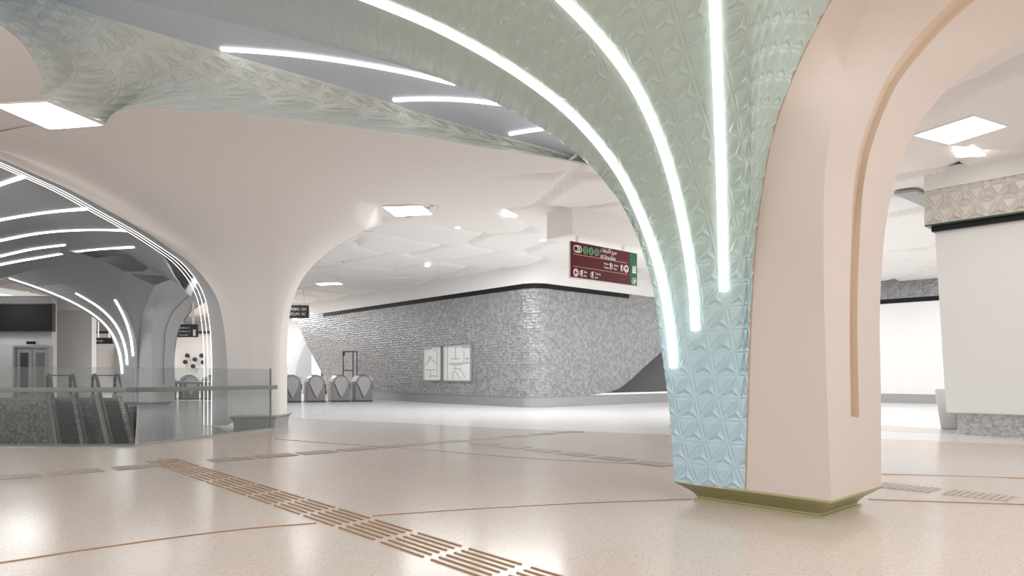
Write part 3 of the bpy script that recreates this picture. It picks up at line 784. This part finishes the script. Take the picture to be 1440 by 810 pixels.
d0 = 16.7
sa = P(802, 391, d0); nU = np.cross(U, Z)
sb = on_plane(895, 401, sa, nU)
sxp = lambda px: float(np.dot(on_plane(px, 370, sa, nU)-sa, U))
Wd = float(np.dot(sb-sa, U)); Hs = 52*d0/F
B = Board(sa, U)
sign = thing('hanging_sign', sa+U*Wd/2, 'maroon hanging direction sign with green right end and white symbols', 'sign')
mb = MB(); B.rect(mb, 0, 0, Wd, Hs, -.05, -.0); build('board', mb, M['warm_white'], sign)
wm = sxp(884.3)
mb = MB(); B.rect(mb, .0, .035, wm, Hs-.035, 0, .02); build('maroon_face', mb, M['maroon'], sign)
mb = MB(); B.rect(mb, wm+.012, .035, Wd-wm-.012, Hs-.035, 0, .02); build('green_face', mb, M['sign_green'], sign)
mb = MB(); B.rect(mb, .08, Hs*.655, wm-.18, .014, .02, .026); B.rect(mb, .08, Hs*.325, wm-.18, .014, .02, .026); build('rule_lines', mb, M['sign_gold'], sign)
k = .02
yt, ym, yl = Hs*.815, Hs*.49, Hs*.165
mb = MB(); B.pill(mb, sxp(805.5), yt-.09, sxp(817.2)-sxp(805.5), .18, k, k+.008); build('line_badge', mb, M['sign_white'], sign)
for cx, cy in ((sxp(808.8), yl), (sxp(879.7), ym)): build('arrow_badge', B.disc(MB(), cx, cy, .092, .1, k, k+.008), M['sign_white'], sign)
mb = MB(); B.disc(mb, sxp(808.5), yt, .06, .06, k+.008, k+.014, 12); B.ringd(mb, sxp(813.6), yt, .04, .055, k+.008, k+.014, 12); B.rect(mb, sxp(814.6), yt-.05, .02, .1, k+.008, k+.014); build('badge_mark', mb, M['maroon'], sign)
for cx, cy, dr in ((sxp(808.8), yl, -1), (sxp(879.7), ym, 0)):
    mb = MB()
    if dr: # arrow left
        B.rect(mb, cx-.05, cy-.012, .115, .024, k+.008, k+.014)
        for sg in (1, -1):
            mb.prism([B.p(cx-.065, cy, k+.008), B.p(cx-.035, cy, k+.008), B.p(cx+.02, cy+sg*.055, k+.008), B.p(cx-.01, cy+sg*.06, k+.008)], B.n*.006)
    else:
        B.rect(mb, cx-.012, cy-.065, .024, .115, k+.008, k+.014)
        for sg in (1, -1):
            mb.prism([B.p(cx, cy+.065, k+.008), B.p(cx, cy+.035, k+.008), B.p(cx+sg*.055, cy-.02, k+.008), B.p(cx+sg*.06, cy+.01, k+.008)], B.n*.006)
    build('arrow', mb, M['maroon'], sign)
for i in range(3):
    gb_ = build('green_badge', B.disc(MB(), sxp(822.3+7.9*i), yt, .09, .095, k, k+.008), M['icon_green'], sign); mb = MB()
    cx = sxp(822.3+7.9*i); B.ringd(mb, cx, yt, .02, .045, k+.008, k+.014, 10); B.rect(mb, cx-.045, yt+.045, .09, .02, k+.008, k+.014); B.rect(mb, cx-.04, yt-.065, .08, .02, k+.008, k+.014)
    build('badge_figure', mb, M['sign_green'], gb_)
ar = ''.join(reversed('\ufe9f\ufee4\ufef4\ufeca \ufe8d\ufefb\ufe97\ufea0\ufe8e\ufeeb\ufe8e\ufe95'))
B.text(sign, ar, sxp(843.2), yt+.035, .17, k+.004, M['sign_white'], sxp(866.5)-sxp(843.2))
B.text(sign, 'All Directions', sxp(843.2), yt-.13, .15, k+.004, M['sign_white'], sxp(864.5)-sxp(843.2))
for cx, cy in ((sxp(817.3), yl), (sxp(832.5), yl), (sxp(873), ym), (sxp(857.8), ym)):
    mb = MB(); B.ringd(mb, cx, cy, .07, .083, k, k+.008, 16, math.radians(60) if cy == yl else math.radians(-120), math.radians(300) if cy == yl else math.radians(120))
    B.rect(mb, cx-.03, cy-.045, .05, .1, k, k+.008); B.disc(mb, cx-.005, cy+.07, .02, .02, k, k+.008, 10)
    build('icon_ring', mb, M['sign_white'], sign)
for tx, ty, s1_, s2_ in ((sxp(820), yl, 'Lifts', 'Exit'), (sxp(836), yl, 'Tickets', 'Info'), (sxp(862.5), ym, 'Gates', 'Exit'), (sxp(848.5), ym, 'Metro', 'Trains')):
    B.text(sign, s1_, tx, ty+.02, .075, k+.004, M['sign_white']); B.text(sign, s2_, tx, ty-.075, .075, k+.004, M['sign_white'])
mb = MB(); gx = wm+.012+(Wd-wm-.012)/2
B.ringd(mb, gx+.02, Hs*.16, .075, .09, k, k+.008); B.disc(mb, gx+.04, Hs*.18, .03, .03, k, k+.008, 10); B.rect(mb, gx-.005, Hs*.11, .05, .05, k, k+.008); build('exit_symbol', mb, M['sign_white'], sign); mb = MB()
for i in range(4): B.rect(mb, gx-.05+i*.04, Hs*.42, .025, .12+.02*i, k, k+.008)
B.rect(mb, gx-.06, Hs*.40, .17, .025, k, k+.008); B.rect(mb, gx-.06, Hs*.58, .17, .02, k, k+.008)
build('door_symbol', mb, M['sign_white'], sign)
# white bulkhead the sign hangs from
mb = MB()
p0 = B.p(.02, Hs+.16, .02)
mb.prism([B.p(.02, Hs+.16, .05), B.p(Wd+3.2, Hs+.16, .05), B.p(Wd+3.2, Hs+1.0, .05), B.p(.02, Hs+1.0, .05)], -B.n*.9)
o = build('ceiling_bulkhead', mb, M['ceiling'], bevel=.03); struct(o)
mb = MB(); B.rect(mb, .3, Hs, .06, .17, -.1, -.05); B.rect(mb, Wd-.5, Hs, .06, .17, -.1, -.05); build('hanger', mb, M['white'], sign)

def dark_sign(x0, x1, y0, y1, d, label, lines, parent_white=True, skew=0.0):
    a = P(x0, y1, d); w = (x1-x0)*d/F; h = (y1-y0)*d/F
    ex = np.array([1, skew, 0]); b = Board(a, ex)
    t = thing('overhead_sign', a+b.ex*w/2, label, 'sign')
    mb = MB(); b.rect(mb, 0, 0, w, h, -.15, 0); build('board', mb, M['sign_dark'], t)
    for i, (tx, s) in enumerate(lines):
        b.text(t, s, w*tx[0], h*tx[1], h*tx[2], .01, M['sign_white'], w*tx[3])
    top = ZC+.05-(a[2]+h)
    mb = MB()
    for q in (.2, .75): b.rect(mb, w*q, h, .07, max(.1, top), -.1, -.04)
    build('hanger', mb, M['white'], t)
    return t, b, w, h
dark_sign(399, 433, 429, 447, 33, 'charcoal overhead sign with two white text rows above the ticket gates', [((.14, .58, .30, .52), 'PLATFORMS 1'), ((.74, .58, .30, .18), 'EXIT'), ((.08, .2, .30, .56), 'TICKETS LIFTS'), ((.72, .2, .30, .16), 'WC')], skew=.1)
dark_sign(389, 396.5, 453, 477, 36, 'small upright dark sign beside the funnel column above the gates', [((.5, .6, .2, .3), 'A'), ((.5, .2, .2, .3), 'B')])
t, b, w, h = dark_sign(248, 277, 456, 474, 27.5, 'dark overhead sign seen through the arch left of the light strips', [((.15, .66, .2, .5), 'Platform 1'), ((.15, .38, .2, .55), 'Platform 2'), ((.15, .1, .2, .45), 'Exit')], skew=-.05)
mb = MB(); b.rect(mb, w*.84, h*.08, w*.12, h*.5, 0, .02); build('white_tab', mb, M['sign_white'], t)
t, b, w, h = dark_sign(130.5, 158, 475, 483.5, 40, 'long dark overhead sign on the bright hall beyond the grey arch', [((.12, .3, .5, .4), 'OO OO')])

# ================================================================== GLASS BALUSTRADE
f0, f1, f2 = np.array([-14.4, 11.35, 0]), np.array([-6.4, 11.56, 0]), np.array([-5.36, 15.12, 0])
bal = thing('glass_balustrade', f1, 'long clear glass balustrade with grey-green handrail around the escalator opening', 'balustrade')
def pane(a, b, h=1.34):
    e = (b-a); n = np.cross(e/np.linalg.norm(e), Z)
    build('glass_panel', MB().prism([a+Z*.01, b+Z*.01, b+Z*h, a+Z*h], n*.018), M['glass'], bal)
pane(f0, f0+(f1-f0)*.495); pane(f0+(f1-f0)*.5, f1); e = f2-f1; pane(f1+e*.012, f1+e*.495); pane(f1+e*.505, f2)
off = np.array([.04, -.09, 0])
hr = [f0+Z*.955+off, f1+Z*.955+off, f2+Z*.94+off+np.array([.13, .0, 0])]
m_ = hr[1]
path = list(np.linspace(f0+Z*.955+off, m_-np.array([.5, .012, 0]), 6))+[m_+np.array([-.15, .05, 0]), m_+np.array([.0, .22, 0])]+list(np.linspace(m_+(hr[2]-m_)*.15, hr[2], 6))
g = []
for i, p in enumerate(path):
    t = path[min(i+1, len(path)-1)]-path[max(i-1, 0)]; t /= np.linalg.norm(t); n = np.cross(t, Z)
    g.append([p+n*.035+Z*.0, p+n*.03+Z*.045, p-n*.03+Z*.045, p-n*.035+Z*0, p-n*.03-Z*.04, p+n*.03-Z*.04])
mb = MB().grid(np.array(g), 0, True); o_ = len(mb.v)-6*len(path); mb.f += [tuple(range(6)), tuple(range(len(mb.v)-6, len(mb.v)))]; mb.m += [0, 0]
build('handrail', mb, M['rail'], bal, smooth=True)
for q in (.2, .45, .7, .95):
    p = f0+(f1-f0)*q+Z*.93; build('bracket', MB().tube([p, p+off*.9], .015, 6), M['steel'], bal)
for q in (.3, .6, .9):
    p = f1+e*q+Z*.92; build('bracket', MB().tube([p, p+np.array([.1, -.05, 0])], .015, 6), M['steel'], bal)
build('end_post', MB().box(f2+np.array([-.01, 0, 0]), (.03, 0, 0), (0, .03, 0), (0, 0, 1.36)), M['steel'], bal)
mb = MB().box(f0-np.array([0, .0, 0]), f1-f0, (0, .03, 0), (0, 0, .04)); build('shoe', mb, M['grey'], bal)
mb = MB().prism([f1, f1+np.array([.03, 0, 0]), f2+np.array([.03, 0, 0]), f2], Z*.04); build('shoe', mb, M['grey'], bal)

# ================================================================== ESCALATOR OPENING
mb = MB()
mb.prism([(-40, 33.2, -6), (-18.2, 33.2, -6), (-18.2, 33.2, -.02), (-40, 33.2, -.02)], (0, .3, 0))
mb.prism([(-18.2, 33.2, -6), (-6.42, 11.62, -6), (-6.42, 11.62, -.01), (-18.2, 33.2, -.01)], (.3, .1, 0))
mb.prism([(-40, 11.35, -6), (-6.42, 11.62, -6), (-6.42, 11.62, -.01), (-40, 11.35, -.01)], (0, -.2, 0))
o = build('wall_void', mb, M['mosaic_dark']); struct(o)
mb = MB().box((-42, 8, -6.2), (40, 0, 0), (0, 30, 0), (0, 0, .2)); o = build('floor_lower', mb, M['grey']); struct(o)
mb = MB().prism([(-40, 33.15, -.02), (-18.2, 33.15, -.02), (-18.2, 33.15, .12), (-40, 33.15, .12)], (0, .2, 0)); o = build('trim_7', mb, M['grey']); struct(o)
ED = np.array([3.15, -4.0, 0]); ED /= np.linalg.norm(ED); EN = np.cross(ED, Z)
def make_escalator(o, label):
    t = thing('escalator', o, label, 'escalator', 'escalators')
    sl = math.tan(math.radians(30))
    def q(s, side, z):  # s along travel, side across, z height over the incline
        base = o+ED*s-EN*side
        return base+Z*(z-(max(0, s)*sl))
    for side in (-.48, .48):
        pts = [q(-1.25, side, .28), q(-1.42, side, .5), q(-1.46, side, .75), q(-1.38, side, .98), q(-1.2, side, 1.16), q(-.95, side, 1.22), q(-.5, side, 1.22), q(-.1, side, 1.2), q(.3, side, 1.14), q(1, side, 1.08), q(4, side, 1.05), q(9, side, 1.05)]
        build('handrail', MB().tube(spline(pts, 50, True), .075, 8), M['rubber'], t, smooth=True)
        g = np.array([[q(s, side, .25), q(s, side, tz)] for s, tz in ((-1.36, .7), (-1.2, 1.08), (-.9, 1.18), (-.2, 1.17), (.3, 1.1), (1, 1.04), (5, 1.0), (9, 1.0))])
        mb = MB().grid(g); build('balustrade', mb, M['glass'], t, solid=.012)
        mb = MB()
        g = np.array([[q(s, side-.1, -.6), q(s, side+.1, -.6), q(s, side+.1, .27), q(s, side-.1, .27)] for s in (-1.5, 0, .5, 1, 9)]); mb.grid(g, 0, True)
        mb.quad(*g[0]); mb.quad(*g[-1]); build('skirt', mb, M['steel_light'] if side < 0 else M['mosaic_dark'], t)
    mb = MB(); run = []
    for i in range(44):
        s = .2+i*.2; run += [q(s, 0, .02)+Z*0, q(s+.2, 0, .02)+Z*(.2*sl)]
    g = np.array([[p+EN*.4, p-EN*.4] for p in run]); mb.grid(g); mb.prism([q(-1.5, -.4, .0), q(.2, -.4, 0), q(.2, .4, 0), q(-1.5, .4, 0)], Z*.03)
    build('steps', mb, M['dark'], t)
    build('cross_bar', MB().tube([q(-.9, -.48, 1.2), q(-.9, .48, 1.2)], .03, 6), M['rubber'], t)
    g = np.array([[q(s, -.6, -.62), q(s, .6, -.62), q(s, .6, -1.6), q(s, -.6, -1.6)] for s in (-.2, 9)]); mb = MB().grid(g, 0, True); mb.quad(*g[0]); mb.quad(*g[1])
    build('truss_cladding', mb, M['mosaic_dark'], t)
    return t
make_escalator(P(87, 560, 33.1)*np.array([1, 1, 0]), 'escalator descending behind the glass, nearer the lift doors')
make_escalator(P(152, 560, 33.1)*np.array([1, 1, 0]), 'escalator descending behind the glass, nearer the grey arched column')

# ================================================================== GREY BAY: vault, column, far hall
v_near = [P(*k) for k in [(-355, 98, 10.4), (-155, 170, 11.3), (-3, 231, 12.4), (95, 276, 13.5), (145, 303, 14.1), (190, 331, 14.7), (222, 354, 15.3), (240, 374, 16.4)]]
v_mid = [P(*k) for k in [(-355, 215, 16), (-155, 265, 17), (0, 300, 18), (95, 312, 18.5), (150, 322, 18.7), (200, 337, 18.6), (230, 362, 18), (246, 388, 17.6)]]
v_far = [P(*k) for k in [(-355, 430, 20.5), (-155, 410, 21.3), (0, 391, 22), (60, 377, 22.2), (120, 365, 22.7), (178, 362, 23.5), (226, 386, 24), (268, 418, 21)]]
v1 = loft([v_near, v_mid, v_far], 60, 80, True)
o = build('ceiling_grey_vault', MB().grid(v1), M['grey_vault'], smooth=True, sharp=180, solid=.0); struct(o)
tv1 = bvh_of(v1)
for i, (pix, lab) in enumerate((([(-60, 285), (0, 259), (42, 245)], 'topmost of the white light lines on the grey vault at left edge'),
             ([(-60, 322), (0, 309), (60, 299), (132, 292)], 'white light line on the grey vault, second from its top'),
             ([(-60, 352), (0, 338), (60, 327), (120, 323), (196, 324)], 'white light line on the grey vault, third from its top'),
             ([(-60, 374), (0, 360), (45, 350), (92, 344)], 'short white light line on the grey vault, fourth from its top'),
             ([(-60, 388), (0, 372), (60, 361), (120, 352), (188, 347)], 'lowest white light line along the far edge of the grey vault'))):
    o = strip_on(tv1, pix, .065, 'light_line', M['strip_dim'], None, 40); tag(o, lab, 'light', 'grey vault light lines')
# the vault's far edge turned down
edge = spline(v_far, 60, True); mb = MB().grid(np.array([[p, p+np.array([0, .5, .6])] for p in edge])); o = build('ceiling_grey_edge', mb, M['grey_vault'], smooth=True); struct(o)
mb = MB().box((-40, 9.5, 6.3), (29, 0, 0), (0, 18, 0), (0, 0, .2)); o = build('ceiling_bay', mb, M['white']); struct(o)
# far column: a twin of the big one, the bay's dimness put into greys
bc = np.array([-14.35, 27.0, 0])
col3 = dup(col, bc, math.radians(30), 'distant grey arched column beyond the escalators with three light lines')
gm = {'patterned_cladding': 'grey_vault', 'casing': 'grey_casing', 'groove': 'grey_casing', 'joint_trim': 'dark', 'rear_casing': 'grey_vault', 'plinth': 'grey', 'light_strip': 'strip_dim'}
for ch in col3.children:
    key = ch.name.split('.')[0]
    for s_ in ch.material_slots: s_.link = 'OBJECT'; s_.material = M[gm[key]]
# far hall: lift block, bright walls
def slab(name, x0, x1, y0, y1, d, material, thick=.3, zlo=None, zhi=None):
    a, b = P(x0, y1, d), P(x1, y0, d); z0 = a[2] if zlo is None else zlo; z1 = b[2] if zhi is None else zhi
    mb = MB().box((a[0], d, z0), (b[0]-a[0], 0, 0), (0, thick, 0), (0, 0, z1-z0)); o = build(name, mb, material); struct(o); return o
slab('wall_lift', -120, 73, 410, 560, 36, M['grey_wall'], .4, 0, 5.4)
slab('wall_grey', 75, 129, 436, 560, 37.2, M['grey_wall'], .4, 0, None)
slab('wall_grey_fascia', 74, 131, 400, 436, 37.0, M['white'], .4, None, 5.6)
slab('wall_far', -60, 345, 380, 560, 48, M['white'], .3, 0, 6)
slab('trim_8', 131, 300, 466, 468.5, 47.6, M['black'], .2)
slab('wall_far_panel', 160, 178, 489, 530, 47.5, M['grey'], .2)
slab('wall_far_band', 131, 300, 452, 466, 47.7, M['steel_light'], .2)
mb = MB().box(P(120, 415, 31)*np.array([1, 1, 0])+Z*4.72, (6.6, 0, 0), (0, .3, 0), (0, 0, 1.5)); o = build('wall_bay', mb, M['grey_casing']); struct(o)
scr = thing('display_screen', P(20, 465, 35.6), 'large black display screen hung above the lift doors', 'screen')
a, b = P(-70, 465, 35.6), P(72.5, 428, 35.6)
build('screen', MB().box(a, (b[0]-a[0], 0, 0), (0, .2, 0), (0, 0, b[2]-a[2])), M['black'], scr)
build('bezel', MB().box(a+np.array([-.05, .02, -.05]), (b[0]-a[0]+.1, 0, 0), (0, .22, 0), (0, 0, b[2]-a[2]+.1)), M['dark'], scr)
dl = 35.7
lift = thing('lift', P(45, 560, dl)*np.array([1, 1, 0]), 'steel lift doors in the grey wall below the black screen', 'lift')
def q(px, py, d=dl): return P(px, py, d)
x0, x1 = q(21, 0)[0], q(66, 0)[0]; zt_ = q(0, 489)[2]
mb = MB(); mb.box((x0-.12, dl, 0), (.12, 0, 0), (0, .3, 0), (0, 0, zt_+.12)); mb.box((x1, dl, 0), (.12, 0, 0), (0, .3, 0), (0, 0, zt_+.12)); mb.box((x0, dl, zt_), (x1-x0, 0, 0), (0, .3, 0), (0, 0, .12)); build('door_frame', mb, M['steel_light'], lift)
wd = (x1-x0)/2
for i in range(2):
    p = np.array([x0+wd*i+.01, dl+.1, 0]); dr = build('door_leaf', MB().box(p, (wd-.02, 0, 0), (0, .06, 0), (0, 0, zt_)), M['steel_light'], lift)
    build('door_glass', MB().box(p+np.array([.2, -.012, .25]), (wd-.42, 0, 0), (0, .012, 0), (0, 0, zt_-.5)), M['dark'] if i == 0 else M['steel'], dr)
ind = P(37, 484, dl); build('indicator', MB().box(ind, (.42, 0, 0), (0, .1, 0), (0, 0, .15)), M['black'], lift)
# wall discs and low rail in the hall behind the arch
for px, py in ((263, 500), (283, 500), (273.5, 505.5), (260, 509), (285, 509.5), (271, 515)):
    p = P(px, py, 47.5); ob = build('wall_disc', MB().tube([p, p+np.array([0, .12, 0])], .15, 16), M['dark'], None, origin=p)
    tag(ob, 'small round dark disc in a cluster on the bright wall beyond the arch', 'wall disc', 'round wall discs')
rl = thing('far_handrail', P(250, 562, 31)*np.array([1, 1, 0]), 'pale horizontal handrail on short posts beyond the grey arch', 'handrail')
build('rail', MB().tube([P(206, 537, 31), P(240, 537.5, 31), P(296, 538.5, 31)], .07, 8), M['steel_light'], rl, smooth=True)
for px in (210, 222, 234, 262, 285):
    p = P(px, 538, 31); build('post', MB().tube([p*np.array([1, 1, 0]), p], .03, 6), M['steel'], rl)

# ================================================================== RIGHT SIDE
k0 = np.array([8.62, 14.15, 0]); dv = -V                       # white block front runs toward the right and nearer
nV = np.cross(V, Z)
def wr(px, py, off=0.0): return on_plane(px, py, k0+U*off, nV)
mb = MB()
pL0, pL1 = wr(1330, 581), wr(1314, 324); far_r = k0+dv*7
pL0[2] = .44; pL1[2] = 4.2
mb.prism([pL0, stk(far_r, .44), stk(far_r, 4.2), pL1], U*5)
o = build('wall_right', mb, M['kiosk'], bevel=.03); struct(o)
mb = MB().prism([stk(wr(1312, 322)-U*.1, 4.15), stk(far_r-U*.1, 4.15), stk(far_r-U*.1, 4.255), stk(wr(1312, 322)-U*.1, 4.255)], U*3); o = build('trim_9', mb, M['black']); struct(o)
mb = MB().prism([stk(wr(1305, 320)-U*.2, 4.255), stk(far_r-U*.2, 4.255), stk(far_r-U*.2, 4.285), stk(wr(1305, 320)-U*.2, 4.285)], U*3); o = build('trim_10', mb, M['trim_green']); struct(o)
bl = wr(1304, 300)-U*.15
gb = np.array([[stk(bl+dv*s, z) for s in np.linspace(0, 6.5, 420)] for z in np.linspace(4.285, 4.985, 60)])
gr_ = relief_grid(gb, .36, .05, CAM)
mb = MB().grid(gr_)
g2 = np.array([[stk(bl+U*s, z) for s in np.linspace(0, 2, 60)] for z in np.linspace(4.285, 4.985, 40)])
mb.grid(g2)
o = build('wall_right_tile_band', mb, M['flower_tile'], smooth='keep'); struct(o)
mb = MB().prism([stk(bl-U*.05, 4.985), stk(bl-U*.05+dv*6.6, 4.985), stk(bl-U*.05+dv*6.6, 5.4), stk(bl-U*.05, 5.4)], U*2.5); o = build('wall_right_cornice', mb, M['kiosk']); struct(o)
sk = wr(1343, 600)
mb = MB().prism([stk(sk+U*.12, 0), stk(far_r+U*.12, 0), stk(far_r+U*.12, .44), stk(sk+U*.12, .44)], U*4); o = build('baseboard_right', mb, M['mosaic_fine']); struct(o)
# low white block beside it
lb = [P(1323, 604, 15.2), P(1345, 604, 15.2), P(1345, 545, 15.2), P(1314, 547, 15.2)]
lb[0][2] = lb[1][2] = 0
mb = MB().prism(lb, np.array([.9, 1.2, 0])); o = build('low_wall_block', mb, M['white'], None, bevel=.03, origin=lb[0]); tag(o, 'low white sloping block on the floor beside the white right wall', 'block')
# far right wall
ra, rb = P(1150, 560, 32), P(1420, 560, 27)
def rslab(name, z0, z1, m, off=0, th=.4):
    n = np.array([0, -1.0, 0]); mb = MB().prism([stk(ra+n*off, z0), stk(rb+n*off, z0), stk(rb+n*off, z1), stk(ra+n*off, z1)], (0, th, 0)); o = build(name, mb, m); struct(o)
rslab('wall_far_right', .4, 4.35, M['white']); rslab('baseboard_far_right', 0, .4, M['steel_light'], -.03); rslab('trim_11', 4.35, 4.55, M['black'], .02); rslab('wall_far_right_band', 4.55, 5.5, M['mosaic'], .05)
mb = MB().prism([(-17.0, 21.0, -6), (-34, 42, -6), (-34, 42, 7.6), (-17.0, 21.0, 7.6)], (-.3, -.2, 0)); o = build('wall_light_block', mb, M['white']); struct(o)  # out-of-view wall added to darken the grey bay
# flat grey plate, its colour standing for the shade in a ceiling notch
c = [CZ(a, b, ZC-.1) for a, b in ((1257, 273), (1288, 269), (1303, 275), (1304, 293))]
mb = MB(); mb.prism([p+Z*.0 for p in c], Z*.06, 0); o = build('ceiling_shade_plate', mb, M['grey']); struct(o)

# ================================================================== LIGHT, CAMERA
w = bpy.data.worlds.new('World'); SC.world = w; w.use_nodes = True
w.node_tree.nodes['Background'].inputs[0].default_value = (1.0, .985, .97, 1); w.node_tree.nodes['Background'].inputs[1].default_value = 1.8
# unseen fill lights added to brighten the hall and the grey bay
def down(x, y, e, size=2.4, z=ZC-.06):
    l = bpy.data.lights.new('hall_fill', 'AREA'); l.shape = 'SQUARE'; l.size = size; l.energy = e; l.color = (.97, .985, 1)
    o = bpy.data.objects.new('hall_fill', l); COL.objects.link(o); o.location = (x, y, z)
for x, y, e in ((6.8, 20.5, 400), (11, 24, 230), (-8.5, 25.5, 110), (-12, 33, 220), (-15, 40, 300), (12, 18, 50), (12, 30, 160), (17, 25, 120), (7, 10.5, 70), (.3, 21, 290), (-2.5, 23.5, 160),
                (-16, 42, 320), (-22, 42, 320), (-27, 33, 200), (-15, 34, 200), (-13, 16, 110), (-17, 24, 170), (-11, 21, 60)):
    down(x, y, e, z=4.4 if y < 25 and x < -10 else ZC-.06)
cam = bpy.data.cameras.new('Camera'); cam.sensor_width = 36; cam.lens = F/1440*36; cam.shift_y = (HZ-405)/1440; cam.clip_end = 300
co = bpy.data.objects.new('Camera', cam); COL.objects.link(co); co.location = (0, 0, H); co.rotation_euler = (math.pi/2, 0, 0); SC.camera = co
SC.view_settings.view_transform = 'Standard'; SC.view_settings.look = 'None'; SC.view_settings.gamma = 1; SC.view_settings.exposure = -0.02
SC.cycles.use_denoising = True
SC.cycles.max_bounces = 8; SC.cycles.diffuse_bounces = 5; SC.cycles.transparent_max_bounces = 16
